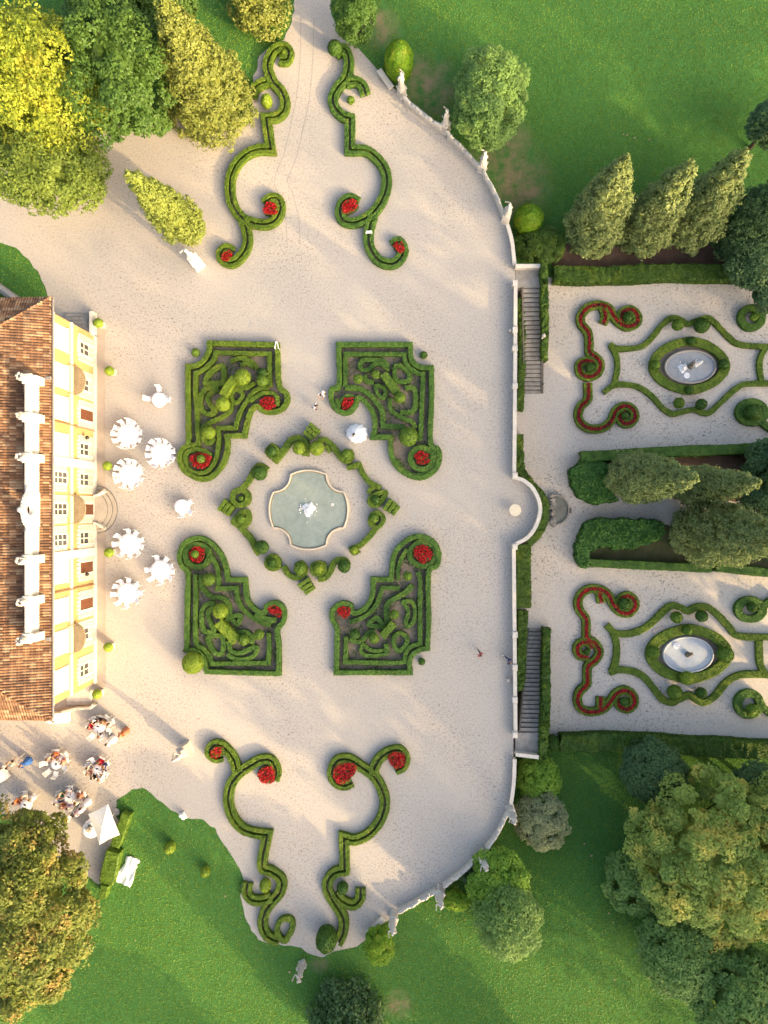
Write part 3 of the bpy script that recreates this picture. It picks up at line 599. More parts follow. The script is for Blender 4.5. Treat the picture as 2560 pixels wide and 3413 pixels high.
# ------------------------------------------------------------------ scuffed bare spots on the lawns
b = B()
for c, pts in ((Crop(0, 2600, 1.43), [(1068, 545), (1075, 553), (1122, 612), (1150, 655), (1186, 742), (1222, 795), (1300, 856), (1340, 886), (1380, 915), (645, 762), (905, 300)]), (Crop(1660, 440, 1.843), [(770, 15), (792, 20), (838, 38), (895, 47), (930, 46), (985, 32), (1022, 12), (60, 40)]), (Crop(1660, 2380, 1.843), [(530, 795), (573, 870), (548, 1105), (680, 1222), (708, 1280), (642, 1348), (716, 1632), (688, 1818)])):
    for p in pts:
        x, y, z = Gt(*c(*p), .05); r = rng.uniform(.03, .11); b.add(flat([(x + r * rng.uniform(.6, 1.4) * math.cos(a), y + r * rng.uniform(.5, 1.1) * math.sin(a)) for a in np.arange(9) * .698], z + .075))
b.top('bare_spots', mat_mottled('dry_scuff', (.30, .22, .13), (.42, .33, .21), 5), 'small tan scuffs and leaves scattered on the lawns', None, None, 'stuff')
# ------------------------------------------------------------------ wheel tracks on the drive
TRK = mat_mottled('track_gravel', (.28, .255, .235), (.36, .335, .31), 5, .95, .1, .4, 12)
for d in (-.55, .55):
    L = path(TS, [(770, -140), (760, 200), (735, 480), (690, 700), (640, 920), (600, 1030), (560, 1150), (610, 1280), (650, 1450), (660, 1650)], 0, False, .3); L = L + normals(L, False) * d
    B().add(strip(L, .07, .006)).top('wheel_track', TRK, kind='structure')
# ------------------------------------------------------------------ lower garden
L1, L2, MG = Crop(1880, 960, 2.44), Crop(1880, 1920, 2.44), Crop(1640, 1460, 1.803)
g = 'lower garden hedges'
for who, c, paths in [('upper', L1, [[(470,280),(478,200),(545,172),(598,220),(590,285),(520,312),(450,280),(400,220),(365,160),(290,135),(200,155),(140,222),(142,290),(195,355),(208,440),(208,520),(268,570),(298,620),(275,690),(200,722),(135,690),(128,620),(175,592),(240,600)],
     [(195,770),(195,900),(140,960),(117,1040),(150,1110),(230,1145),(330,1130),(392,1070),(422,1000),(482,960),(550,975),(580,1040),(550,1092),(490,1100),(455,1050),(505,1005)], [(320,160),(338,230),(318,290)]]),
   ('lower', L2, [[(440,250),(465,185),(525,162),(570,195),(578,250),(530,302),(455,290),(400,230),(368,160),(310,115),(220,105),(150,140),(115,210),(130,280),(180,355),(187,500),(250,545),(290,610),(262,680),(200,730),(190,800),(188,880),(130,940),(110,1010),(140,1080),(220,1107),(320,1085),(380,1020),(430,955),(500,930),(562,970),(572,1040),(520,1085),(455,1060),(450,1000)],
     [(290,130),(305,220)], [(300,985),(296,1080)], [(200,655),(130,650),(108,585),(150,540),(205,545),(235,590)]])]:
    band('ribbon_border', who + ' garden scroll hedge with a thin ribbon of red flowers', c, paths, 68, 20, .40, HEDGE_G, LOW, group=g, gap_fuzz=[RED_D if who == 'upper' else RED_M, BEDGREEN])
def cart(who, c, runs, wd):
    e0 = path(c, runs[0], LOW + .5); e = empty('cartouche_hedge', (*e0.mean(0), LOW), who, 'hedge', g)
    for r in runs:
        L = path(c, r, LOW + .36); b = B()
        for s in hedge_shape(L, .92 * wd / c.k * (H - LOW) / FPX, LOW, .36): b.add(s)
        b.part('hedge_run', HEDGE_G, e, world=True)
cart('thin wavy hedge framing the grey-water oval fountain', L1, [[(375,455),(430,490),(540,490),(640,470),(720,400),(800,300),(870,245),(940,252),(1010,290),(1080,265),(1180,245),(1270,322),(1350,402),(1450,460),(1760,480)],
   [(325,850),(410,790),(520,785),(620,810),(720,880),(800,970),(880,1022),(950,1010),(1060,988),(1130,1012),(1190,1010),(1290,920),(1400,820),(1500,778),(1760,775)], [(388,470),(430,560),(436,660),(412,780)], [(1640,490),(1602,570),(1596,660),(1612,760)]], 44)
cart('thin wavy hedge framing the white oval fountain', L2, [[(350,400),(420,465),(540,470),(650,430),(740,360),(810,290),(880,240),(960,262),(1010,285),(1090,252),(1180,262),(1270,332),(1350,420),(1430,490),(1760,500)],
   [(370,785),(450,765),(570,780),(650,822),(720,900),(800,1000),(880,1032),(950,1000),(1020,972),(1080,1008),(1140,1032),(1230,980),(1320,872),(1420,812),(1560,800),(1760,820)], [(405,470),(430,560),(426,670),(400,770)], [(1590,530),(1592,620),(1602,720),(1640,800)]], 56)
def oval(c, cx, cy, rx, ry, p=1.0, n=24):
    return [(cx + rx * math.copysign(abs(math.cos(t)) ** p, math.cos(t)), cy + ry * math.copysign(abs(math.sin(t)) ** p, math.sin(t))) for t in np.arange(n) * 2 * math.pi / n]
hedge('oval_hedge', 'pointed oval hedge around the grey-water fountain', L1, oval(L1, 1022, 630, 295, 198, 1.12), 66, .42, HEDGE_G, LOW, True, g)
hedge('oval_hedge', 'pointed oval hedge around the white-bottomed fountain', L2, oval(L2, 1018, 635, 315, 200, 1.12), 76, .42, HEDGE_G, LOW, True, g)
for nm, c, cx, cy, rx, ry in [('earth_oval', L1, 1030, 635, 262, 172), ('earth_oval', L2, 1012, 640, 262, 172)]:
    B().add(flat([G(*c(*p), LOW) for p in oval(c, cx, cy, rx, ry)], LOW + .014)).top(nm, mat_mottled('grey_earth', (.16, .13, .10), (.26, .22, .18), 1.5, .95, .1, .5, 18), kind='structure')
for lab, c, ring, wd in [('spiral hedge with a bright ball by the dark trees, upper garden', L1, oval(L1, 1530, 238, 85, 80), 55), ('thick ring hedge with a big ball, upper garden edge', L1, oval(L1, 1535, 1010, 105, 82), 60), ('ring hedge with a dark ball, top of the lower garden edge', L2, oval(L2, 1520, 275, 100, 76), 60), ('ring hedge with a pale ball, bottom of the lower garden edge', L2, oval(L2, 1510, 1045, 90, 90), 60)]:
    hedge('ring_hedge', lab, c, ring, wd, .5, HEDGE_D, LOW, True, g)
for lab, c, pts in [('hedge tail leaving the frame from the upper garden ring', L1, [(1600,1080),(1680,1140),(1760,1180)]), ('curved hedge tail from the lower garden top ring', L2, [(1590,300),(1650,230),(1740,170)]), ('curved hedge tail from the lower garden bottom ring', L2, [(1560,960),(1620,1060),(1700,1140)])]:
    hedge('tail_hedge', lab, c, pts, 50, .5, HEDGE_D, LOW, False, g)
for lab, c, uv, r, m, lift in [
  ('ball in the top right curl of the upper red ribbon', L1, (520,238), 38, BALL_D, .2), ('ball in the middle swirl of the upper red ribbon', L1, (213,645), 38, BALL_D, .3), ('ball in the bottom right curl of the upper red ribbon', L1, (495,1040), 29, BALL_D, .2),
  ('pale ball above left of the grey-water fountain', L1, (925,300), 44, BALL_G, .4), ('large flat dark ball above right of the grey-water fountain', L1, (1122,305), 58, BALL_D, .2), ('ball left of the pink slab below the grey-water fountain', L1, (935,935), 42, BALL_G, .3), ('ball right of the pink slab below the grey-water fountain', L1, (1117,945), 42, BALL_D, .3),
  ('pale ball at the left point of the grey-water oval hedge', L1, (742,628), 38, BALL_G, .35), ('dark ball at the right point of the grey-water oval hedge', L1, (1302,620), 40, BALL_D, .3), ('ball on the top of the grey-water oval hedge', L1, (1035,430), 33, BALL_D, .3), ('ball on the bottom of the grey-water oval hedge', L1, (1020,830), 31, BALL_D, .3),
  ('bright ball in the spiral hedge by the dark trees', L1, (1545,235), 32, BALL_G, .3), ('big ball in the thick ring at the upper garden edge', L1, (1540,1012), 62, BALL_D, .4),
  ('ball in the top right curl of the lower red ribbon', L2, (490,225), 46, BALL_D, .3), ('small ball in the red swirl of the lower red ribbon', L2, (187,617), 26, BALL_D, .3), ('ball in the bottom right curl of the lower red ribbon', L2, (490,1020), 36, BALL_D, .3),
  ('yellowish ball above left of the white fountain by the stone slab', L2, (915,335), 46, BALL_G, .3), ('dark ball above right of the white fountain', L2, (1120,325), 46, BALL_D, .3), ('large ball below left of the white fountain', L2, (900,945), 57, BALL_G, .2), ('small ball below right of the white fountain', L2, (1115,950), 42, BALL_D, .2),
  ('ball at the left point of the white fountain oval hedge', L2, (728,622), 48, BALL_G, .35), ('large pale ball at the right point of the white fountain hedge', L2, (1310,640), 62, BALL_G, .35), ('pale ball hanging over the lower rim of the white fountain', L2, (1000,830), 53, BALL_Y, .4), ('flat ball on top of the white fountain oval hedge', L2, (1005,440), 38, BALL_G, .25),
  ('dark ball in the top ring at the lower garden edge', L2, (1530,255), 38, BALL_D, .3), ('pale ball in the bottom ring at the lower garden edge', L2, (1525,1085), 44, BALL_G, .4)]:
    ball(lab, c, uv, r, m, LOW, lift, group='balls of the lower garden')
def tall_hedge(label, pts, wpx, h, mat, crop=U, name='boundary_hedge', z0=LOW, fz=150, size=.15, jit=.05, top=True):
    L = path(crop, pts, z0 + (h if top else 0), False, .3); wd = wpx / (1 / K if crop is U else crop.k) * (H - z0 - h) / FPX
    b = B()
    for s in hedge_shape(L, wd, z0, h, False, fz, size, jit): b.add(s)
    return b.top(name, mat, label, 'hedge', 'boundary hedges')

LAUREL = mat_leaf('laurel_leaves', (.032, .10, .016), (.075, .185, .034), (.13, .23, .06), -.02, 2.2, .15)
HEDGE_L = mat_leaf('rough_hedge_leaves', (.045, .10, .014), (.085, .155, .022), (.12, .18, .02), .04, 1.0, .15)
tall_hedge('long loose hedge below the tall cypresses along the garden path', [(1198,590),(1300,592),(1450,586),(1600,588),(1780,582)], 33, 1.3, HEDGE_L)
tall_hedge('long smooth hedge under the dark round tree beside the path', [(1213,1608),(1350,1606),(1480,1614),(1600,1620),(1780,1632)], 36, 1.4, HEDGE_L)
tall_hedge('flat clipped hedge above the leaning cypresses, paler segments', [(1257,986),(1340,982),(1450,975),(1540,972),(1640,968),(1760,962)], 22, 1.5, HEDGE_D, jit=.012, fz=150, size=.10)
tall_hedge('left run of thin clipped hedge below the laurels', [(1268,1216),(1400,1222),(1538,1228)], 17, 1.2, HEDGE_D, jit=.012, fz=150, size=.10)
tall_hedge('right run of thin clipped hedge below the lying cypress', [(1549,1226),(1650,1236),(1760,1244)], 18, 1.2, HEDGE_D, jit=.012, fz=150, size=.10)
# hedges by the stairs and along the terrace wall
S1, S2 = Crop(1680, 860, 4.424), Crop(1680, 2040, 4.424)
def sloped(label, crop, pts, wpx, zt, zb, mat, name='stair_hedge', group='hedges flanking the stairs'):
    P = [G(*crop(u, v), z) for u, v, z in pts]; L = spline(P, False, .25); zz = np.interp(np.linspace(0, 1, len(L)), np.linspace(0, 1, len(pts)), [p[2] for p in pts])
    wd = wpx / crop.k * (H - zz.mean()) / FPX; h = zz - zb; rb = ribbon(L, wd, 0, 1.0, False, .035)
    n = len(L); V = np.array(rb[0]); m = 9; idx = np.minimum(np.arange(len(V)) // m, n - 1); idx[n * m] = 0; idx[n*m+1] = n - 1
    V[:, 2] = zb + V[:, 2] * h[idx]; rb = (V, rb[1]); b = B().add(rb).add(fuzz(rb, 150, .14, .015)); return b.top(name, mat, label, 'hedge', group)
sloped('narrow hedge on the outer side of the upper stairs', S1, [(597,60,.9),(597,300,.9),(600,600,.2),(600,1000,-.8),(595,1500,-2.2)], 92, 0, LOW, HEDGE_L)
sloped('narrow bright hedge on the outer side of the lower stairs', S2, [(635,240,-3.0),(620,700,-2.0),(608,1200,-.8),(598,1700,.4),(590,2000,.9),(580,2200,.9)], 112, 0, LOW, HEDGE_L)
sloped('climbing hedge between the terrace wall and upper stairs', S1, [(258,590,-.6),(275,1000,-1.4),(272,1500,-2.6),(255,1900,-3.2),(238,2250,-3.2)], 88, 0, LOW, HEDGE_L)
sloped('climbing hedge between the terrace wall and lower stairs', S2, [(285,-20,-3.0),(270,300,-2.4),(255,700,-1.6),(235,1000,-.9),(215,1150,-.6)], 130, 0, LOW, HEDGE_L)
sloped('ivy-like hedge along the wall above the round lookout', MG, [(165,-20,-3.2),(165,100,-3.2),(175,190,-2.8),(215,250,-2.6),(262,310,-2.4)], 46, 0, LOW, HEDGE_L, 'wall_hedge', 'hedges along the terrace wall')
sloped('hedge wrapped around the outside of the round lookout', MG, [(262,310,-2.4),(310,380,-2.4),(318,450,-2.4),(300,530,-2.4),(262,590,-2.6),(215,630,-2.8)], 50, 0, LOW, HEDGE_L, 'wall_hedge', 'hedges along the terrace wall')
sloped('broad hedge along the wall below the round lookout', MG, [(190,640,-2.8),(190,760,-2.8),(192,850,-2.9),(190,1020,-3.0)], 84, 0, LOW, HEDGE_L, 'wall_hedge', 'hedges along the terrace wall')
# hedges by the parasol on the lower left lawn
GP = Crop(0, 2380, 3.318)
hedge('block_hedge', 'boxy yellowish hedge block beside the parasol, upper of three', GP, [(1395,1110,1),(1265,1470,1)], 105, .95, BALL_G, group='hedge blocks by the parasol')
hedge('block_hedge', 'boxy yellowish hedge block beside the white cloth, middle of three', GP, [(1248,1525,1),(1170,1880,1)], 165, .95, BALL_G, group='hedge blocks by the parasol')
hedge('block_hedge', 'narrow hedge stub at the autumn tree edge, lowest of three', GP, [(1160,1900,1),(1120,2040,1)], 90, .9, BALL_G, group='hedge blocks by the parasol')
# ------------------------------------------------------------------ trees
def fib(n, lo=-1.0):
    i = np.arange(n) + .5; z = 1 - (1 - lo) * i / n; ph = i * 2.39996323; r = np.sqrt(np.maximum(0, 1 - z * z)); return np.stack([r * np.cos(ph), r * np.sin(ph), z], 1)
def clumps(C, Rr, outward, n_each, leaf, asp, flat_=.75, tilt=.55, up=.45):
    """leaf sprays covering the outer side of many small rounded clumps"""
    k = np.repeat(np.arange(len(C)), n_each); n = len(k)
    d = rng.normal(0, 1, (n, 3)); d /= np.linalg.norm(d, axis=1, keepdims=True)
    o = outward[k]; dt = (d * o).sum(1, keepdims=True); d = np.where(dt < -.35, d - 2 * dt * o, d)
    rr = (Rr[k] * np.clip(rng.normal(.93, .13, n), .4, 1.25))[:, None]; P = C[k] + d * rr * np.array([1, 1, flat_])
    nn = d * .8 + o * .35 + np.array([0, 0, up]); return leaves(P, nn, leaf, asp, tilt)
def ground_z(x, y): return zg(x, y)
def broad_tree(label, uv, ruv, htop, mat, name='broadleaf_tree', hbot=1.6, lobes=46, per=260, leaf=.30, asp=.55, lr=.30, cat='tree', group='trees around the gardens', crop=U, sub=5, seed=None, zbase=None, spot=None, core=True):
    global rng
    old = rng; rng = np.random.default_rng(seed or int(uv[0] * 7 + uv[1]))
    z0 = 0.0; hc = (htop + hbot) / 2
    if spot: x, y = spot; z0 = zg(x, y)
    else:
        px = crop(*uv)
        for _ in range(4): x, y = G(*px, z0 + hc); z0 = zg(x, y) if zbase is None else zbase
    s = 1.0 if spot else (H - z0 - hc) / FPX * (K if crop is U else 1 / crop.k); rx, ry = (ruv if hasattr(ruv, '__len__') else (ruv, ruv)); rx, ry, rz = rx * s, ry * s, (htop - hbot) / 2
    rm = (rx * ry * rz) ** (1 / 3); S = np.array([rx, ry, rz]); c = np.array([x, y, z0 + hc])
    e = empty(name, (x, y, z0), label, cat, group)
    D = fib(lobes, -.75); D += rng.normal(0, .10, D.shape); D /= np.linalg.norm(D, axis=1, keepdims=True)
    lobes = int(lobes); LR = lr * rm * rng.choice([.62, .8, .95, 1.15, 1.35] if rm > 3.6 else [.8, .9, 1, 1.1, 1.2], lobes) * rng.uniform(.85, 1.15, lobes); k = rng.uniform(.76 if rm > 3.6 else .88, 1.10 if rm > 3.6 else 1.04, lobes)[:, None]
    LC = c + D * k * (S - lr * rm * .8)
    # each lobe carries smaller clumps, each clump carries leaves
    sC, sR, sO = [], [], []
    for i in range(lobes):
        dd = fib(26, -.45); dd = dd @ np.linalg.qr(rng.normal(0, 1, (3, 3)))[0]; keep = (dd @ D[i]) > -.35; dd = dd[keep]
        sC.append(LC[i] + dd * LR[i] * rng.uniform(.72, 1.06, (len(dd), 1))); sR.append(np.full(len(dd), LR[i] * .36) * rng.uniform(.7, 1.3, len(dd))); sO.append(dd * .7 + D[i] * .5)
    sC, sR, sO = np.concatenate(sC), np.concatenate(sR), np.concatenate(sO); sO /= np.linalg.norm(sO, axis=1, keepdims=True)
    b = B().add(clumps(sC, sR, sO, max(4, int(per / 12)), leaf * .8, asp, .75, .5, 1.15)); 
    if core: ci = ico(c, S * .54, 3, .05); b.add(ci); b.add(fuzz(ci, 6, leaf * 1.2, .1))
    b.part('crown', mat, e, world=True)
    t = B().add(cyl((x, y, z0 - .2), (x, y, c[2]), .045 * rm + .10, .03 * rm + .05, 10))
    for i in range(0, lobes, max(1, lobes // 9)): t.add(cyl((x, y, z0 + hbot + .3 * rz * rng.random()), LC[i], .02 * rm + .03, .02, 6))
    t.part('trunk', BARK, e, world=True)
    rng = old; return e
def broad_tree_at(label, x, y, r, h, mat, seed, dense=False):
    return broad_tree(label, (0, 0), r, h, mat, hbot=h * .15, lobes=50, per=170, leaf=.62, lr=.24, core=dense, group='tall park trees beyond the gardens', seed=seed, spot=(x, y))
def solve_tip(b, z0, tip):
    best = None
    for z in np.arange(z0 + 1, 34, .1):
        x, y = G(*tip, z); d = math.hypot(x - b[0], y - b[1])
        if best is None or d < best[0]: best = (d, x, y, z)
    return np.array(best[1:])
def spire(label, base, tip, Rb, mat, name='cypress_tree', crop=U, prof='cypress', leaf=.22, dens=1.0, cat='tree', group='conifers', zbase=None, tuft=.34, seed=None, skirt=.25, height=None):
    global rng
    old = rng; rng = np.random.default_rng(seed or int(base[0] * 5 + base[1]))
    x, y, z0 = Gt(*crop(*base)) if zbase is None else (*G(*crop(*base), zbase), zbase)
    T = solve_tip((x, y), z0, crop(*tip)) if height is None else np.array([*G(*crop(*tip), z0 + height), z0 + height]); A = np.array([x, y, z0 + skirt]); Lh = T[2] - z0
    e = empty(name, (x, y, z0), label, cat, group)
    def rad(t):
        if prof == 'cypress': return Rb * np.clip((.62 + 1.5 * t) * (t < .25) + (t >= .25) * 1.0, 0, 1) * np.clip((1 - t) / .8, 0, 1) ** .70 * (1 - .0 * t)
        if prof == 'cone': return Rb * np.clip(.8 + t * 2, 0, 1) * (1 - t) ** .9 + .07
        return Rb * np.sqrt(np.clip(1 - (2 * t - 1) ** 2, 0, 1)) ** .9
    area = 2 * math.pi * Rb * Lh * .72; n = int(area * 5.2 * dens / (tuft / .34) ** 2)
    t = rng.random(n * 3); keep = rng.random(n * 3) < rad(t) / Rb; t = t[keep][:n]; n = len(t); ph = rng.uniform(0, 2 * math.pi, n)
    lob = 1 + .10 * np.sin(ph * 5 + t * 14 + 1.3) + .07 * np.sin(ph * 9 - t * 23) + rng.normal(0, .09, n)
    r = rad(t) * lob; ax = A + (T - A) * t[:, None]; O = np.stack([np.cos(ph), np.sin(ph), np.full(n, .25)], 1); O /= np.linalg.norm(O, axis=1, keepdims=True)
    C = ax + np.stack([np.cos(ph) * r, np.sin(ph) * r, rng.normal(0, .1, n)], 1); RR = tuft * rng.uniform(.6, 1.35, n) * (1 if prof != 'cypress' else np.clip(.55 + r / Rb * .5, .5, 1))
    b = B().add(clumps(C, RR, O, 26, leaf, .5, 1.2, .5))
    tt = np.linspace(0, 1, 26); cr = lathe([(max(.02, float(rad(q)) * .74), 0) for q in tt], 28); V = np.array(cr[0]).reshape(26, 28, 3) + (A + (T - A) * tt[:, None] * .985)[:, None, :]
    V += rng.normal(0, .05, V.shape); core = (V.reshape(-1, 3), cr[1]); b.add(core).add(fuzz(core, 14, leaf * 1.3, .06))
    b.part('crown', mat, e, world=True)
    B().add(cyl((x, y, z0 - .2), tuple(A + (T - A) * .8), .06 * Rb + .12, .03, 8)).part('trunk', BARK, e, world=True)
    rng = old; return e
_ml = mat_leaf
def mat_leaf(name, dark, light, accent=None, acc=.12, scale=.9, trans=.22):
    k = TREE_K; return _ml(name, g3(dark, k), g3(light, k), g3(accent, k) if accent else None, acc, scale, trans + .06)
TREE_K = 2.0
CYP = mat_leaf('cypress_leaves', (.052, .080, .024), (.125, .145, .046), None, 0, .7, .10)
CYP_Y = mat_leaf('golden_cypress_leaves', (.052, .070, .012), (.108, .118, .024), None, 0, .6, .10)
CYP_S = mat_leaf('small_cypress_leaves', (.056, .080, .014), (.112, .130, .024), None, 0, .8, .10)
DARKT = mat_leaf('dark_conifer_leaves', (0.021, 0.049, 0.018), (0.052, 0.088, 0.029), None, 0, .8, .1)
YELT = mat_leaf('yellow_leaves', (.062, .098, .010), (.165, .185, .017), (.225, .210, .022), .03, .35, .2)
MAGN = mat_leaf('glossy_dark_leaves', (.016, .040, .007), (.042, .078, .012), (.070, .10, .012), -.04, .5, .14)
GRNT = mat_leaf('green_leaves', (.046, .075, .012), (.095, .125, .020), None, 0, .5, .2)
MIDT = mat_leaf('mid_green_leaves', (0.050, 0.103, 0.025), (0.110, 0.169, 0.040), (0.188, 0.225, 0.037), -.06, .6, .18)
AUT = mat_leaf('autumn_leaves', (0.037, 0.056, 0.010), (0.088, 0.100, 0.016), (0.188, 0.125, 0.033), .04, .45, .16)
OCHRE = mat_leaf('ochre_green_leaves', (0.075, 0.128, 0.027), (0.173, 0.210, 0.039), (0.330, 0.270, 0.053), .04, .25, .2)
GREYG = mat_leaf('grey_green_leaves', (.085, .105, .05), (.165, .18, .09), None, 0, 1.2, .15)
FRESH = mat_leaf('fresh_green_leaves', (.06, .13, .012), (.12, .20, .022), (.20, .24, .02), -.03, .9, .2)
# upper left corner
broad_tree('sunny yellow-leaved tree in the upper left corner', (78, 178), (155, 150), 12.5, YELT, lobes=70, per=330, leaf=.32, lr=.24)
broad_tree('glossy dark green tree between the yellow tree and the big conifer', (255, 130), (125, 185), 12.0, MAGN, lobes=70, per=330, leaf=.30, lr=.22)
broad_tree('light green tree overhanging the gravel below the yellow tree', (95, 362), (135, 92), 8.0, GRNT, lobes=60, per=320, leaf=.27, lr=.25)
broad_tree('dark glossy tree at the top edge left of the big conifer', (330, -20), (90, 70), 10.0, MAGN, lobes=40, per=300, leaf=.30)
spire('big golden conifer leaning over the upper left lawn', (463, 240), (350, -8), 3.4, CYP_Y, 'conifer_tree', prof='cone', leaf=.24, tuft=.36)
spire('slim golden cypress beside the stone statue on the gravel', (416, 500), (272, 372), 1.55, CYP_S, leaf=.22)
spire('cut-off conifer at the top edge left of the drive', (572, 30), (508, -110), 2.2, CYP_Y, 'conifer_tree', prof='cone', leaf=.27, tuft=.42)
# upper right
broad_tree('dense dark egg-shaped tree at the top of the drive', (763, 26), (46, 54), 6.2, BALL_D, hbot=.1, lobes=60, per=200, leaf=.16, lr=.2)
ball('bright yellow-green egg topiary behind the marble bench', U, (862, 133), 31, BRIGHT, -.6, 0, 1.7, 1.12, 'bright shrubs along the parapet', 'egg_shrub')
broad_tree('large round grey-green tree on the upper right lawn', (1059, 212), (77, 100), 7.0, MIDT, hbot=.5, lobes=90, per=260, leaf=.22, lr=.19)
ball('bright yellow-green ball shrub by the fourth parapet statue', U, (1142, 474), 31, BRIGHT, -3.8, 0.3, 1.05, 1.0, 'bright shrubs along the parapet')
broad_tree('low spreading bush in the corner above the upper stairs', (1168, 532), (56, 40), 2.6, HEDGE_L, 'bush', hbot=0, lobes=40, per=200, leaf=.15, lr=.26, cat='bush')
CY = 'row of tall cypresses above the garden'
spire('first tall cypress of the row, nearest the stairs', (1272, 522), (1351, 340), 2.15, CYP, group=CY, zbase=LOW)
spire('second tall cypress of the row above the garden', (1374, 522), (1496, 350), 1.95, CYP, group=CY, zbase=LOW)
spire('third tall cypress of the row, leaning farthest out', (1474, 514), (1614, 324), 2.1, CYP, group=CY, zbase=LOW)
spire('fourth dark cypress of the row at the frame edge', (1580, 530), (1730, 375), 2.3, DARKT, group=CY, zbase=LOW)
broad_tree('dark spreading tree behind the fourth cypress', (1640, 560), (60, 66), 6, DARKT, lobes=36, per=240, leaf=.26)
broad_tree('dark tree at the right edge above the cypress row', (1672, 262), (50, 45), 7, DARKT, lobes=30, per=240, leaf=.26)
broad_tree('dark tree at the edge over the upper garden ring', (1668, 640), (36, 30), 5, DARKT, lobes=24, per=240, leaf=.24)
# middle right
LY = 'cypresses of the middle grove'
spire('broad cypress lying across the flat clipped hedge', (1345, 1030), (1502, 1034), 1.85, CYP, group=LY, zbase=LOW)
spire('second cypress behind the broad one, golden tip', (1470, 1052), (1644, 1042), 1.4, CYP, group=LY, zbase=LOW)
spire('big cypress of the lower grove row by the laurels', (1490, 1148), (1720, 1168), 2.4, CYP, group=LY, zbase=LOW)
spire('dark cypress at the right edge of the upper grove row', (1640, 1040), (1800, 1020), 2.2, DARKT, group=LY, zbase=LOW)
broad_tree('dark evergreen at the edge between both grove rows', (1680, 1080), (72, 36), 5.5, DARKT, lobes=36, per=240, leaf=.26, zbase=LOW)
broad_tree('dark evergreen at the right edge above the flat hedge', (1672, 985), (50, 40), 5.5, DARKT, lobes=30, per=240, leaf=.26, zbase=LOW)
def laurel(label, pts, h):
    P = [G(*MG(*p), LOW + h * .7) for p in pts]; Pn = rough_outline(P, .10, .35); b = B(); pr = prism(Pn, LOW, LOW + h * .8); b.add(pr)
    V, F = flat(Pn, LOW + h * .92); Vj, Fj = fuzz((V, F), 75, .21, .0, .8); Vj[:, 2] += np.repeat(rng.normal(0, .13, len(Vj) // 4) + .12 * np.sin(Vj[::4, 0] * 2.1) * np.sin(Vj[::4, 1] * 2.7), 4); b.add((Vj, Fj)); b.add(fuzz((pr[0], pr[1][1]), 60, .2, .06, .9))
    b.top('laurel_bush', LAUREL, label, 'bush', 'laurel clumps')
laurel('glossy laurel clump at the foot of the broad cypress', [(475,190),(530,165),(540,125),(640,130),(700,150),(690,300),(760,375),(620,388),(560,370),(510,330),(480,270),(465,220)], 1.5)
laurel('L-shaped glossy laurel clump below the central path', [(590,495),(700,482),(860,490),(1000,500),(1035,540),(1010,615),(920,640),(790,665),(640,650),(590,690),(590,760),(560,785),(520,765),(505,690),(530,600),(560,530)], 1.5)
broad_tree('ragged low shrubs trailing off the broad cypress foot', (1385, 1072), (42, 14), 1.6, CYP, 'bush', hbot=0, lobes=20, per=150, leaf=.16, cat='bush', zbase=LOW)
# lower right
broad_tree('yellow-green bush in the corner below the lower stairs', (1163, 1680), (44, 52), 3.2, FRESH, 'bush', hbot=0, lobes=50, per=220, leaf=.17, lr=.24, cat='bush')
broad_tree('grey-green rounded bush outside the parapet corner', (1170, 1775), (56, 62), 3.6, GREYG, 'bush', hbot=0, lobes=50, per=220, leaf=.17, lr=.24, cat='bush')
broad_tree('bright green tree top touching the lower parapet', (1078, 1905), (66, 70), 4.5, FRESH, hbot=.3, lobes=60, per=240, leaf=.22, lr=.23)
broad_tree('grey-green tree behind the bright tree by the parapet', (1098, 1985), (68, 78), 6.2, MIDT, hbot=.3, lobes=60, per=240, leaf=.22, lr=.23)
broad_tree('small golden shrub between two parapet statues', (988, 1946), (30, 20), 1.4, BRIGHT, 'bush', hbot=0, lobes=22, per=160, leaf=.16, cat='bush')
broad_tree('dark purple-tinged shrub squeezed against the parapet', (1030, 1890), (40, 28), 1.6, DARKT, 'bush', hbot=0, lobes=22, per=160, leaf=.16, cat='bush')
broad_tree('bright yellow-green shrub by the lower marble bench', (820, 2041), (33, 41), 2.3, BRIGHT, 'bush', hbot=0, lobes=46, per=200, leaf=.14, lr=.22, cat='bush')
ball('small dark cone shrub at the end of the lower stairs hedge', U, (1194, 1604), 16, BALL_D, LOW, 0, 1.3, 1.0, 'bright shrubs along the parapet')
broad_tree('dark round tree overlapping the smooth path hedge', (1412, 1665), (66, 62), 6.0, DARKT, hbot=.5, lobes=60, per=280, leaf=.24, lr=.24, zbase=LOW)
broad_tree('huge ochre-green tree filling the lower right corner', (1535, 1850), (165, 170), 13.0, OCHRE, lobes=150, per=300, leaf=.30, lr=.125, zbase=LOW)
broad_tree('dull green tree at the left foot of the huge ochre tree', (1385, 1905), (80, 72), 6.5, MIDT, lobes=56, per=280, leaf=.24, lr=.23, zbase=-3.4)
broad_tree('silvery green tree at the bottom of the lower right group', (1470, 2055), (85, 90), 8.0, MIDT, lobes=70, per=300, leaf=.26, lr=.21, zbase=-1.5)
broad_tree('green tree in the bottom right corner', (1600, 2150), (105, 95), 8.5, MIDT, lobes=70, per=300, leaf=.27, lr=.21, zbase=-.5)
broad_tree('dark tree at the right edge beneath the smooth hedge', (1640, 1705), (60, 50), 5.5, DARKT, lobes=36, per=240, leaf=.26, zbase=LOW)
broad_tree('ochre tree cut off by the right frame edge', (1720, 1800), (110, 130), 10.5, OCHRE, lobes=60, per=320, leaf=.32, lr=.22, zbase=LOW)
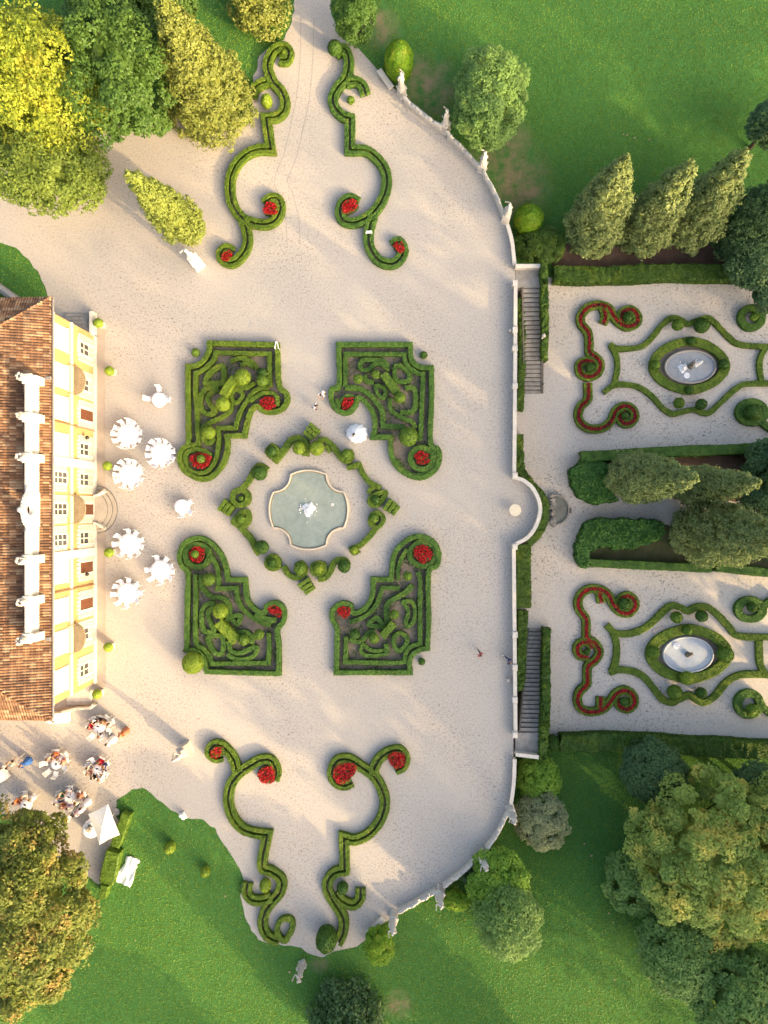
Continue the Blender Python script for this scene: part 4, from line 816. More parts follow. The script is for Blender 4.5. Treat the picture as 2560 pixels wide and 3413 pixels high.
# bottom
spire('dark drooping conifer cut by the bottom edge', (752, 2176), (738, 2330), 2.9, DARKT, 'conifer_tree', prof='cone', leaf=.3, tuft=.46)
broad_tree('autumn-tinted tree over the guest tables, lower left', (52, 1960), (148, 222), 11.0, AUT, hbot=2.2, lobes=110, per=340, leaf=.30, lr=.18)
# tall park trees just beyond the picture: they throw the long evening shade over the gardens
for k, (x, y, h, r, lab) in enumerate([
    (67.6, 5.8, 27, 7, 'northernmost tall park tree beyond the upper lawn'), (64.9, -.9, 29, 7, 'tall park tree beyond the leaning cypress row'), (63.3, -7.9, 28, 7, 'tall park tree beyond the upper garden ring'),
    (60.1, -13.6, 28.5, 7, 'tall park tree beyond the dark grove evergreens'), (57.7, -20, 31, 6.6, 'tall park tree beyond the grove path'), (53.2, -29.1, 31, 6.8, 'tall park tree beyond the lower garden ring'),
    (50.8, -35.4, 31, 7, 'tall park tree beyond the smooth path hedge'), (48.1, -42.2, 31.5, 7, 'tall park tree beyond the huge ochre tree'), (45.7, -48.6, 31, 7, 'very tall park tree right of the lower right corner'), (42.6, -54.3, 31, 6.4, 'very tall park tree below the lower right corner'),
    (17, -53, 16, 4.6, 'park tree below the lower lawn'), (2, -64, 15, 5.2, 'park tree south of the drooping conifer')]):
    broad_tree_at(lab, x, y, r, h, MIDT, seed=900 + k, dense=x < 20)
# ------------------------------------------------------------------ figures (people and statues)
def skinned(J, E, Rd, sub=1):
    me = bpy.data.meshes.new('tmp'); me.from_pydata(J, E, []); o = bpy.data.objects.new('tmp', me); COL.objects.link(o)
    md = o.modifiers.new('s', 'SKIN'); md.use_smooth_shade = True
    if not me.skin_vertices:
        bm = bmesh.new(); bm.from_mesh(me); bm.verts.layers.skin.verify(); bm.to_mesh(me); bm.free()
    sv = me.skin_vertices[0].data
    for i, r in enumerate(Rd): sv[i].radius = r if hasattr(r, '__len__') else (r, r); sv[i].use_root = i == 0
    ss = o.modifiers.new('u', 'SUBSURF'); ss.levels = sub; ss.render_levels = sub
    dg = bpy.context.evaluated_depsgraph_get(); m2 = bpy.data.meshes.new_from_object(o.evaluated_get(dg))
    V = np.zeros(len(m2.vertices) * 3); m2.vertices.foreach_get('co', V); V = V.reshape(-1, 3)
    F3 = [list(p.vertices) for p in m2.polygons if len(p.vertices) == 3]; F4 = [list(p.vertices) for p in m2.polygons if len(p.vertices) == 4]
    bpy.data.objects.remove(o); bpy.data.meshes.remove(me); bpy.data.meshes.remove(m2)
    out = []
    if F3: out.append(np.array(F3))
    if F4: out.append(np.array(F4))
    return V, out
def figure(pose='stand'):
    sit = pose == 'sit'; J, Rd, E, T = [], [], [], []
    def j(p, r, parent=None, tag='top'):
        J.append(p); Rd.append(r); 
        if parent is not None: E.append((parent, len(J) - 1)); T.append(tag)
        return len(J) - 1
    zp = .52 if sit else .95; lean = .04 if sit else .0
    if pose == 'crouch': zp, lean = .55, .22
    if pose == 'bend': zp, lean = .92, .30
    up = .97 if pose in ('crouch', 'bend') else 1
    pel = j((0, 0, zp), (.15, .11)); sp = j((0, .01 + lean * .4, zp + .2), (.125, .09), pel); ch = j((0, .0 + lean, zp + .40 * up), (.155, .10), sp)
    nk = j((0, .0 + lean * 1.3, zp + .56 * up), (.052, .052), ch, 'skin'); hd = j((0, .03 + lean * 1.5, zp + .67 * up), (.076, .09), nk, 'skin'); j((0, .02 + lean * 1.5, zp + .76 * up), (.07, .085), hd, 'skin'); j((0, .115 + lean * 1.5, zp + .655 * up), (.018, .018), hd, 'skin')
    for s in (-1, 1):
        sh = j((s * .19, lean, zp + .47 * up), .062, ch)
        if sit: el, wr, pm = (s * .25, .12, zp + .22), (s * .17, .34, zp + .24), (s * .15, .42, zp + .25)
        elif pose == 'crouch': el, wr, pm = (s * .27, .25, zp + .25), (s * .12, .42, zp + .45), (s * .07, .47, zp + .5)
        elif pose == 'bend': el, wr, pm = (s * .24, .45, zp + .2), (s * .14, .62, zp + .1), (s * .1, .7, zp + .08)
        elif pose == 'statue': el, wr, pm = ((.3, .12, 1.25), (.2, .28, 1.42), (.17, .33, 1.5)) if s > 0 else ((-.27, -.03, 1.15), (-.2, .16, .98), (-.16, .22, .95))
        elif pose == 'walk': el, wr, pm = (s * .25, -s * .08, zp + .2), (s * .26, s * -.02 + .08, zp - .03), (s * .26, s * -.02 + .1, zp - .11)
        else: el, wr, pm = (s * .25, -.02, zp + .2), (s * .26, .07, zp - .03), (s * .255, .1, zp - .11)
        e = j(el, .044, sh); w_ = j(wr, .030, e, 'skin'); pk = j(pm, (.034, .02), w_, 'skin')
        dv = np.array(pm) - np.array(wr); dv = dv / np.linalg.norm(dv); sd = np.array((1.0, 0, 0)) if abs(dv[0]) < .8 else np.array((0, 1.0, 0))
        for k, ln in enumerate((.065, .078, .082, .07)):
            a = np.array(pm) + sd * (k - 1.5) * .018 + dv * .03; f1 = j(tuple(a), .009, pk, 'skin'); j(tuple(a + dv * ln + np.array((0, 0, -.015))), .008, f1, 'skin')
        a = np.array(pm) - sd * s * .035; f1 = j(tuple(a), .010, pk, 'skin'); j(tuple(a + dv * .045 - sd * s * .015), .009, f1, 'skin')
        if sit: hp, kn, an, to = (s * .10, .03, zp - .03), (s * .13, .44, zp - .02), (s * .13, .42, .09), (s * .14, .57, .04)
        elif pose == 'crouch': hp, kn, an, to = (s * .12, .0, zp - .05), (s * .2, .38, .52), (s * .17, .05, .10), (s * .19, .22, .04)
        elif pose == 'walk': hp, kn, an, to = (s * .10, 0, zp - .05), (s * .10, .05 + s * .16, .50), (s * .10, s * .27 - .02, .10), (s * .11, s * .27 + .13, .04)
        else: hp, kn, an, to = (s * .10, 0, zp - .05), (s * .11, .04, .50), (s * .11, -.01, .09), (s * .13, .13, .04)
        h = j(hp, .092, pel, 'bot'); k = j(kn, .062, h, 'bot'); a = j(an, .042, k, 'bot'); j(to, (.042, .03), a, 'shoe')
    V, Fs = skinned(J, E, Rd)
    P = np.array(J, float); A = P[[e[0] for e in E]]; Bq = P[[e[1] for e in E]]; tags = ['skin', 'top', 'bot', 'shoe']; ti = np.array([tags.index(t) for t in T]); out = []
    for F in Fs:
        c = V[F].mean(1); d = Bq - A; t = np.clip(((c[:, None] - A) * d).sum(2) / (d * d).sum(1), 0, 1); q = A + d * t[..., None]; out.append(ti[np.linalg.norm(c[:, None] - q, axis=2).argmin(1)])
    return V, Fs, out, (0, .02 + lean * 1.5, zp + .69 * up)
FIG = {k: figure(k) for k in ('stand', 'sit', 'walk', 'crouch', 'bend', 'statue')}
# ------------------------------------------------------------------ statues
def statue(label, uv, hped, ang, mat=None, sc=1.05, zoff=0.0, wped=.34, pose='statue', group='stone statues', name='stone_statue'):
    z0 = zoff; x, y = G(*U(*uv), z0); e = empty(name, (x, y, z0), label, 'statue', group); m = mat or STONE_W
    b = B().add(bbox(-wped, wped, -wped, wped, 0, .16, .03)).add(bbox(-wped * .82, wped * .82, -wped * .82, wped * .82, .16, hped - .14, .01)).add(bbox(-wped * .98, wped * .98, -wped * .98, wped * .98, hped - .14, hped, .03))
    b.part('pedestal', m, e)
    V, Fs, _, hc = FIG[pose]; V = V * sc * np.array([1.12, 1.12, 1]); V = V + rng.normal(0, .006, V.shape); b = B(); b.add((V + np.array([0, 0, hped]), Fs))
    dr = lathe([(.27, 0), (.25, .3), (.21, .7), (.19, .98), (.15, 1.05)], 22, (0, 0, hped), wob=lambda t, k: .16 * np.sin(t * 7 + k) + .08 * np.sin(t * 3)); b.add(dr)
    b.add(lathe([(.20, 1.02), (.24, 1.2), (.10, 1.42)], 16, (0, -.04, hped), wob=lambda t, k: .12 * np.sin(t * 5 + k)))
    b.add(ico((0, hc[1] * sc, hped + hc[2] * sc + .03), (.105, .12, .12), 2, .06)); b.add(ico((.22, .2, hped + .35), (.14, .14, .38), 2, .1)); b.part('figure', m, e, True)
    for c in e.children: pass
    e.rotation_euler = (0, 0, ang); return e
PZ = .95
for lab, uv, a in [('stone statue on the topmost parapet pier by the egg topiary', (868, 205), .6), ('stone statue on the second pier near the round lawn tree', (962, 282), .9), ('pale standing statue on the third parapet pier from the top', (1041, 368), 1.1), ('stone statue on the fourth pier beside the bright ball shrub', (1092, 474), 1.3),
                   ('stone statue on the parapet pier by the grey-green bush', (1102, 1746), 1.9), ('stone statue on the pier left of the bright tree top', (1043, 1842), 2.3), ('stone statue on the pier by the small golden shrub', (950, 1920), 2.6), ('stone statue on the lowest pier beside the lower marble bench', (851, 1974), 2.8)]:
    statue(lab, uv, 1.15, a, group='statues along the parapet')
statue('large white statue on its pedestal below the slim golden cypress', (429, 572), 1.3, 2.2, mat_plain('white_marble', (.78, .75, .70), .6), 1.25, wped=.46)
statue('large stone statue on its pedestal near the villa guests', (404, 1614), 1.3, .4, STONE, 1.25, wped=.46)
statue('lone weathered statue on the lawn by the dark drooping conifer', (654, 2080), .5, 2.0, STONE, 1.15, wped=.3)
def stone_lion(label, uv):
    x, y = G(*U(*uv), .2); b = B().add(bbox(-.2, .2, -.3, .3, 0, .18, .03)).add(ico((0, .02, .38), (.17, .28, .2), 2, .06)).add(ico((0, .24, .58), (.15, .14, .15), 2, .07)).add(cyl((.1, .22, .18), (.1, .2, .5), .05, .06, 8)).add(cyl((-.1, .22, .18), (-.1, .2, .5), .05, .06, 8))
    o = b.top('stone_lion', mat_plain('white_marble_small', (.80, .78, .74), .6), label, 'statue', None, loc=(0, 0, 0)); o.location = (x, y, 0); o.rotation_euler = (0, 0, .5)
stone_lion('small white crouching stone figure at the ragged lawn edge', (396, 1763))
# ------------------------------------------------------------------ parapets and terrace walls
def wall_run(label, pts, h=.62, orn=True, name='parapet_wall', crop=U, wd=.20, z0=0.0, mat=None, group='stone parapet runs', cap=.30):
    L = path(crop, pts, z0 + h, False, .3); e = empty(name, (*L.mean(0), z0), label, 'wall', group); m = mat or STONE_W
    def sq(L, wd, a, c):
        n = len(L); N = normals(L, False); V = np.concatenate([np.c_[L + N * wd / 2, np.full(n, a)], np.c_[L + N * wd / 2, np.full(n, c)], np.c_[L - N * wd / 2, np.full(n, c)], np.c_[L - N * wd / 2, np.full(n, a)]])
        i = np.arange(n - 1); F = [np.stack([i + k * n, i + 1 + k * n, i + 1 + (k + 1) * n, i + (k + 1) * n], 1) for k in range(3)]
        return V, [np.concatenate(F), np.array([[0, n, 2 * n, 3 * n], [n - 1, 4 * n - 1, 3 * n - 1, 2 * n - 1]])]
    B().add(sq(L, wd, z0 - .02, z0 + h - .10)).part('wall_body', STONE, e, world=True); B().add(sq(L, cap, z0 + h - .10, z0 + h)).part('coping', m, e, world=True)
    if orn:
        n = len(L); tot = np.linalg.norm(L[-1] - L[0]); N = normals(L, False); b = B()
        for t, r in [(.06, .30), (.11, .22), (.30, .17), (.36, .24), (.42, .17), (.62, .16), (.68, .24), (.74, .18), (.89, .22), (.94, .30)]:
            i = int(t * (n - 1)); d = L[min(i + 1, n - 1)] - L[max(i - 1, 0)]; ang = math.atan2(d[1], d[0])
            s = ico((0, 0, 0), (r * 1.25, .13, r * .95), 2, .08); b.add(rotz((s[0], s[1]), ang, (0, 0), (L[i][0], L[i][1], z0 + h + r * .4)))
        b.part('scroll_ornament', m, e, world=True)
    return e
SP = [(868, 205), (962, 282), (1041, 368), (1092, 474)]
wall_run('curved parapet run between the first and second upper statues', [(875, 214), (915, 248), (955, 277)]); wall_run('curved parapet run between the second and third upper statues', [(968, 290), (1004, 325), (1036, 362)]); wall_run('curved parapet run between the third and fourth upper statues', [(1047, 377), (1070, 418), (1088, 465)])
wall_run('parapet run from the fourth upper statue to the stairs corner', [(1096, 484), (1106, 520), (1112, 572)], orn=False)
wall_run('parapet run from the lower stairs corner to its first statue', [(1112, 1640), (1110, 1690), (1104, 1738)], orn=False); wall_run('curved parapet run by the bright tree top', [(1097, 1755), (1075, 1800), (1050, 1835)]); wall_run('curved parapet run by the dark shrub and golden shrub', [(1036, 1848), (1000, 1884), (958, 1915)]); wall_run('lowest curved parapet run towards the lower marble bench', [(942, 1925), (900, 1950), (860, 1970)])
for lab, a, c in [('marble bench beside the egg topiary, set at an angle', (818, 150), (846, 189)), ('marble bench beside the bright shrub at the lower terrace end', (792, 2020), (828, 1984))]:
    p, q = G(*U(*a), .45), G(*U(*c), .45); ln = math.dist(p, q); an = math.atan2(q[1] - p[1], q[0] - p[0]); e = empty('stone_bench', ((p[0] + q[0]) / 2, (p[1] + q[1]) / 2, 0), lab, 'bench', 'marble benches')
    B().add(bbox(-ln / 2, ln / 2, -.24, .24, .37, .47, .02)).part('seat', STONE_W, e)
    for s in (-1, 1): B().add(bbox(s * ln * .36 - .1, s * ln * .36 + .1, -.18, .18, 0, .37, .01)).part('support', STONE, e)
    e.rotation_euler = (0, 0, an)
SL, SM = 'straight terrace parapet runs', STONE_W
wall_run('straight parapet above the upper stairs down to the round lookout', [(1114, 611), (1113, 800), (1111, 1024)], .8, False, group=SL); wall_run('straight parapet from the round lookout along the lower stairs', [(1110, 1184), (1112, 1400), (1114, 1588)], .8, False, group=SL)
wall_run('curved parapet of the round lookout', [(1108, 1031), (1128, 1036), (1150, 1053), (1164, 1080), (1167, 1106), (1158, 1136), (1140, 1161), (1108, 1178)], .8, False, group=SL)
wall_run('short return wall at the head of the upper stairs', [(1114, 574), (1170, 574)], .8, False, group=SL); wall_run('short return wall at the head of the lower stairs', [(1114, 1630), (1164, 1636)], .8, False, group=SL)
for lab, v in [('square pier on the parapet beside the top of the upper stairs', 712), ('square pier on the parapet midway along the upper stairs', 752), ('square pier on the parapet near the foot of the upper stairs', 833), ('end pier of the parapet where the lookout begins', 1027), ('end pier of the parapet where the lookout ends', 1181), ('square pier on the parapet near the foot of the lower stairs', 1371), ('square pier on the parapet beside the suited man', 1442), ('square pier on the parapet near the head of the lower stairs', 1512), ('end pier of the parapet at the head of the lower stairs', 1588), ('end pier of the parapet at the head of the upper stairs', 611)]:
    x, y = G(*U(1112.5, v), .9); o = B().add(bbox(-.17, .17, -.2, .2, 0, .86, .02)).add(bbox(-.21, .21, -.24, .24, .86, .94, .03)).top('stone_pier', STONE_W, lab, 'pier', 'square piers of the terrace parapet', loc=(0, 0, 0)); o.location = (x, y, 0)
# retaining wall under the terrace edge
L = spline([(*p, 1) for p in EDGEW[3:-3]], False, .5); n = len(L); V = np.concatenate([np.c_[L, np.full(n, -.004)], np.c_[L, np.full(n, LOW - .4)]]); i = np.arange(n - 1)
B().add((V, np.stack([i, i + 1, i + n + 1, i + n], 1)[:, ::-1])).top('retaining_wall', STONE, 'stone retaining wall holding up the gravel terrace', 'wall')
# ------------------------------------------------------------------ stairs
RISER = mat_mottled('dark_riser_stone', (.09, .08, .068), (.19, .17, .145), 2.5, .95, .1, .5, 20)  # stone darker than the treads, so each step line shows
def stairs(label, crop, land, ytop, ybot, xl, xr, n=24):
    x0, _ = G(*crop(xl[0], ytop), 0); x1, yt = G(*crop(xr[0], ytop), 0); x2, yb = G(*crop(xl[1], ybot), LOW); x3, _ = G(*crop(xr[1], ybot), LOW)
    yl = G(*crop(xl[0], land), 0)[1]; e = empty('stone_stairs', ((x0 + x1) / 2, (yt + yb) / 2, LOW), label, 'stairs', 'twin terrace stairs')
    sg = 1 if yb > yt else -1
    xw = G(*U(1113.5, 800), 0)[0] - .0
    B().add(box(xw, x1, min(yl, yt), max(yl, yt), LOW, -.006)).part('landing', STEP, e, world=True); b = B(); rs = B()
    for k in range(n):
        a = yt + (yb - yt) * k / n; c = yt + (yb - yt) * (k + 1) / n; z = LOW * (k + 1) / n * .98; m = (x0 + (x2 - x0) * k / n); r = x1 + (x3 - x1) * k / n
        c2 = c; rs.add(bbox(m, r, min(a, c2), max(a, c2), LOW - .1, z - .05, .004)); b.add(bbox(m + .01, r - .01, min(a + sg * .075, c2 + sg * .03), max(a + sg * .075, c2 + sg * .03), z - .05, z + rng.uniform(-.006, .006), .012))
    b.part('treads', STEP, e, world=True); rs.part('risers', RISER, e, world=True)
    V = []; 
    for (xa, xb, w_) in ((x0 + .01, x2 + .01, -.12), (x1 - .02, x3 - .02, .2)):
        P = [(xa, yt, .12), (xb, yb, LOW + .2)]; bb = B(); pts = np.array([[xa, yt], [xa + w_, yt], [xb + w_, yb], [xb, yb]]); zt = [.06, .06, LOW + .12, LOW + .12]
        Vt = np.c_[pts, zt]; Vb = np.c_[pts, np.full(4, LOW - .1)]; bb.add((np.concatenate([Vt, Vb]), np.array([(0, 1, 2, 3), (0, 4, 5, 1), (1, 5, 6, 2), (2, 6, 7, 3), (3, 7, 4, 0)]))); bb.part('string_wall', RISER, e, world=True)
stairs('upper flight of worn stone stairs descending towards the lookout', S1, 175, 430, 2000, (280, 305), (548, 548)); stairs('lower flight of worn stone stairs descending towards the lookout', S2, 2060, 1785, 240, (235, 368), (525, 580))
for lab, c, uv, z, r in [('round stone bollard against the parapet by the upper stairs', S1, (95, 1062), .5, .15), ('weathered stone ball on the hedge beside the upper stairs', S1, (588, 1145), .3, .17), ('small stone ball at the foot of the upper stairs', S1, (597, 1865), -3.2, .11)]:
    x, y = G(*c(*uv), z); b = B().add(cyl((0, 0, -.9), (0, 0, -.1), .09, .09, 10)).add(ico((0, 0, 0), r, 2, .04)); o = b.top('stone_ball', STONE, lab, 'ornament', loc=(0, 0, 0)); o.location = (x, y, z)
x, y = G(*S2(92, 1010), .3); o = B().add(bbox(-.28, .0, -.14, .14, 0, .36, .03)).add(cyl((-.3, .1, .0), (-.26, .1, .5), .02, .02, 6)).top('stone_block', STONE, 'small low stone block against the parapet below the suited man', 'block', loc=(0, 0, 0)); o.location = (x, y, 0)
# ------------------------------------------------------------------ fountains
def mat_water(name, a, b, rough=.12):
    m, nt, p = base_mat(name, rough, .35); v = coords(nt); c = ramp(nt, noise(nt, v, .7, 5, .65), [(.3, a), (.7, b)]); c = mix(nt, .35, c, ramp(nt, noise(nt, v, 3.5, 4, .7), [(.35, g3(a, .85)), (.65, g3(b, 1.1))])); nt.links.new(c, p.inputs['Base Color']); bump(nt, p, noise(nt, v, 9, 2), .12, .02); return m
def quatrefoil(cx, cy, Rr, o=0.0, n=28):
    pts = []; px = Crop(880, 1540, 5.53)
    lobes = [((823, 880), 718, 62.2)]
    # four wide arcs of one circle, four concave bites at the diagonals
    P = []
    for k in range(4):
        a0 = k * math.pi / 2
        for t in np.linspace(-R(26.5), R(26.5), n): P.append(((Rr + o) * math.cos(a0 + t), (Rr + o) * math.sin(a0 + t)))
        ad = a0 + math.pi / 4; bc = (1.25 * Rr * math.cos(ad), 1.25 * Rr * math.sin(ad)); br = math.dist(bc, (Rr * math.cos(a0 + R(26.5)), Rr * math.sin(a0 + R(26.5)))) - o * 1.0
        s0 = math.atan2(Rr * math.sin(a0 + R(26.5)) - bc[1], Rr * math.cos(a0 + R(26.5)) - bc[0]); s1 = math.atan2(Rr * math.sin(a0 + R(63.5)) - bc[1], Rr * math.cos(a0 + R(63.5)) - bc[0])
        while s1 > s0: s1 -= 2 * math.pi
        if s0 - s1 > math.pi * 1.2: s1 += 2 * math.pi
        for t in np.linspace(0, 1, n)[1:-1]: a = s0 + (s1 - s0) * t; P.append((bc[0] + br * math.cos(a), bc[1] + br * math.sin(a)))
    return [(cx + p[0], cy + p[1]) for p in P]
def ring_rim(outer, inner, z0, z1):
    n = len(outer); O, I = np.array(outer), np.array(inner); V = np.concatenate([np.c_[O, np.full(n, z0)], np.c_[O, np.full(n, z1 - .03)], np.c_[O * .75 + I * .25, np.full(n, z1)], np.c_[O * .25 + I * .75, np.full(n, z1)], np.c_[I, np.full(n, z1 - .03)], np.c_[I, np.full(n, z0)]]); i = np.arange(n); j = (i + 1) % n
    return V, np.concatenate([np.stack([i + k * n, j + k * n, j + (k + 1) * n, i + (k + 1) * n], 1) for k in range(5)])
FC = Crop(880, 1540, 5.53); cx, cy = G(*FC(823, 880), .1); RR = 715 / 5.53 * H / FPX
e = empty('central_fountain', (cx, cy, 0), 'pale green quatrefoil fountain pool with a white jet', 'fountain')
B().add(ring_rim(quatrefoil(cx, cy, RR, .14), quatrefoil(cx, cy, RR), 0, .30)).part('rim', mat_mottled('pale_rim_stone', (.48, .40, .30), (.62, .53, .42), 2, .8, .2, .3, 25), e, world=True)
B().add(flat(quatrefoil(cx, cy, RR, .01), .17)).part('water', mat_water('green_water', (.205, .245, .208), (.285, .32, .28)), e, world=True)
b = B().add(ring_rim(quatrefoil(cx, cy, RR, -.004), quatrefoil(cx, cy, RR, -.10), .10, .185)); b.part('algae_line', mat_mottled('algae', (.16, .13, .06), (.25, .21, .12), 2, .9), e, world=True)
def jet(e, x, y, z, r, h, n=90, name='water_jet', seed=3):
    g = np.random.default_rng(seed); b = B(); b.add(lathe([(r * .9, -.02), (r * .75, .05), (r * .4, .12), (r * .15, h * .5), (.03, h)], 26, (x, y, z), wob=lambda t, k: .22 * np.sin(3 * t + k) + .15 * np.sin(7 * t + 2 * k)))
    for _ in range(n):
        a, q = g.uniform(0, 6.28), abs(g.normal(0, .55)); b.add(ico((x + math.cos(a) * q * r, y + math.sin(a) * q * r, z + .03 + h * max(0, (1 - q)) * g.random()), g.uniform(.02, .075), 1, .15))
    b.part(name, FOAM, e, True, world=True)
FOAM = mat_plain('white_foam', (.86, .85, .85), .5, .4)
jx, jy = G(*FC(815, 870), .3); jet(e, jx, jy, .17, .6, .45, 110)
x, y = G(*FC(1258, 785), .2); B().add(lathe([(.0, .0), (.13, .0), (.15, .02), (.13, .035), (.0, .035)], 18, (x, y, .172))).part('underwater_lamp', mat_plain('lamp_lens', (.50, .50, .45)), e, world=True)
def oval_fountain(lab, c, cx, cy, rx, ry, rimw, water, rim, jets, disc):
    x, y = G(*c(cx, cy), LOW + .3); m = (H - LOW - .3) / FPX / c.k; e = empty('oval_fountain', (x, y, LOW), lab, 'fountain', 'oval fountains of the lower garden')
    t = np.arange(48) * 2 * math.pi / 48; O = np.c_[np.cos(t) * rx * m, np.sin(t) * ry * m] + (x, y); I = np.c_[np.cos(t) * (rx - rimw) * m, np.sin(t) * (ry - rimw) * m] + (x, y)
    B().add(ring_rim(O, I, LOW, LOW + .36)).part('rim', rim, e, True, world=True); B().add(flat([tuple(p) for p in I * 1.0], LOW + .2)).part('water', water, e, world=True)
    for u, v, r, h in jets: jx, jy = G(*c(u, v), LOW + .3); jet(e, jx, jy, LOW + .2, r, h, 40, seed=int(u))
    dx, dy = G(*c(*disc), LOW + .3); B().add(lathe([(0, 0), (.26, 0), (.28, .03), (.25, .06), (0, .06)], 20, (dx, dy, LOW + .21))).part('floating_lamp', WHITE, e, world=True)
    return e, x, y
BRONZE = mat_plain('dark_bronze', (.14, .12, .09), .5)
ef, x, y = oval_fountain('grey-water oval fountain with jets in the upper garden', L1, 1028, 640, 205, 136, 14, mat_water('grey_water', (.25, .26, .27), (.36, .37, .385)), mat_plain('grey_rim', (.36, .32, .28)), [(968, 650, .45, .35), (1080, 612, .32, .5), (1115, 600, .2, .3)], (1000, 710))
V, Fs, _, hc = FIG['crouch']; B().add((V * .75 + np.array([0, 0, .3]), Fs)).add(cyl((0, 0, .1), (0, 0, .36), .28, .22, 14)).part('cherub', BRONZE, ef, True)
ef, x, y = oval_fountain('white-bottomed oval fountain with still water in the lower garden', L2, 1010, 640, 200, 145, 12, mat_water('clear_pale_water', (.40, .43, .465), (.47, .495, .525), .08), mat_plain('white_rim', (.56, .555, .545)), [], (915, 568))
B().add((V * .75 + np.array([0, 0, .3]), Fs)).add(cyl((0, 0, .1), (0, 0, .36), .28, .22, 14)).part('cherub', BRONZE, ef, True)
for lab, c, uv, w_, d_, a in [('pinkish stone slab lying below the grey-water fountain', L1, (1013, 902), 102, 56, 0), ('pale stone slab lying askew beside the white fountain hedge', L2, (775, 449), 100, 56, .35)]:
    x, y = G(*c(*uv), LOW + .06); m = (H - LOW) / FPX / c.k; o = B().add(bbox(-w_ * m / 2, w_ * m / 2, -d_ * m / 2, d_ * m / 2, 0, .08, .015)).top('stone_slab', mat_plain('pinkish_slab', (.56, .45, .36)), lab, 'slab', loc=(0, 0, 0)); o.location = (x, y, LOW + .005); o.rotation_euler = (0, 0, a)
# lookout table and half-moon grotto basin
x, y = G(*MG(138, 433), .7); e = empty('stone_table', (x, y, 0), 'round pale stone table in the semicircular lookout', 'table'); B().add(lathe([(0, .70), (.46, .70), (.50, .74), (.48, .78), (0, .79)], 28)).part('top', mat_plain('cream_stone', (.66, .57, .42)), e); B().add(lathe([(.28, 0), (.16, .12), (.13, .5), (.25, .70)], 18)).part('pedestal', STONE, e)
cx, cy = G(*MG(378, 432), LOW); m = (H - LOW) / FPX / 1.803; t = np.linspace(-math.pi / 2, math.pi / 2, 20)
O = [(cx + math.cos(a) * 80 * m, cy + math.sin(a) * 92 * m) for a in t] + [(cx - 22 * m, cy + 90 * m), (cx - 22 * m, cy - 90 * m)]; I = [(cx + (p[0] - cx) * .9, cy + (p[1] - cy) * .9) for p in O]
e = empty('grotto_basin', (cx, cy, LOW), 'half-moon basin with rough rocks below the lookout', 'fountain'); B().add(ring_rim(O, I, LOW, LOW + .45)).part('rim', STEP, e, world=True); B().add(flat(I, LOW + .25)).part('water', mat_water('murky_water', (.13, .125, .095), (.22, .21, .165)), e, world=True); b = B()
for k in range(34): a = rng.uniform(-88, 88); b.add(ico((cx - (rng.uniform(6, 26) + abs(a) * .1 * 0) * m, cy + a * m, LOW + .25), rng.uniform(.08, .28), 2, .12))
b.part('rockwork', STEP, e, world=True)
x, y = G(*MG(467, 436), LOW + .3); o = B().add(bbox(-.15, .15, -.22, .22, 0, .36, .03)).add(cyl((0, 0, .36), (0, 0, .46), .05, .03, 8)).top('iron_box', mat_plain('rusty_iron', (.12, .09, .08)), 'small dark iron box at the tip of the half-moon basin', 'box', loc=(0, 0, 0)); o.location = (x, y, LOW)
# ------------------------------------------------------------------ the villa
FX = G(318, 1700, 0)[0]; YT, YB = G(316, 1120, 0)[1], G(311, 2275, 0)[1]; ZE = 7.9; XE = FX + .34
RT, RB = G(165, 988, ZE)[1], G(165, 2402, ZE)[1]
villa = empty('villa', (FX - 6, 0, 0), 'long yellow villa with white trim and a tiled hip roof', 'building')
PLASTER = mat_mottled('yellow_plaster', (.36, .225, .095), (.45, .295, .135), .8, .9, .15, .15, 14)
TRIM = mat_plain('white_plaster', (.60, .55, .465), .8)
SHUT = mat_plain('pale_shutter', (.58, .525, .45), .6)
SLAT = mat_plain('shutter_panel', (.44, .37, .30), .6)
GLASS = mat_plain('dark_glass', (.05, .05, .055), .08, .6)
DOORB = mat_mottled('brown_door', (.085, .028, .012), (.14, .05, .02), 3, .5, .4, .2, 20)
def mat_tiles():
    m, nt, p = base_mat('terracotta_tiles', .9, .15); v = coords(nt, True)
    sn = node(nt, 'ShaderNodeVectorMath', operation='SNAP'); sn.inputs[1].default_value = (.42, .21, 50); nt.links.new(v, sn.inputs[0])
    wn = node(nt, 'ShaderNodeTexWhiteNoise'); nt.links.new(sn.outputs[0], wn.inputs['Vector'])
    c = ramp(nt, wn.outputs['Value'], [(0, (.10, .058, .035)), (.35, (.19, .10, .055)), (.7, (.27, .15, .08)), (1, (.34, .24, .15))])
    c = mix(nt, ramp(nt, noise(nt, v, .5, 5, .7), [(.42, (0, 0, 0)), (.7, (.75, .75, .75))]), c, (.075, .05, .04))
    nt.links.new(c, p.inputs['Base Color']); return m
TILE = mat_tiles()
V_ = lambda *a, **k: box(*a, **k)
B().add(box(FX - 12, FX, YB, YT, -.1, ZE - .12)).part('wall', PLASTER, villa, world=True)
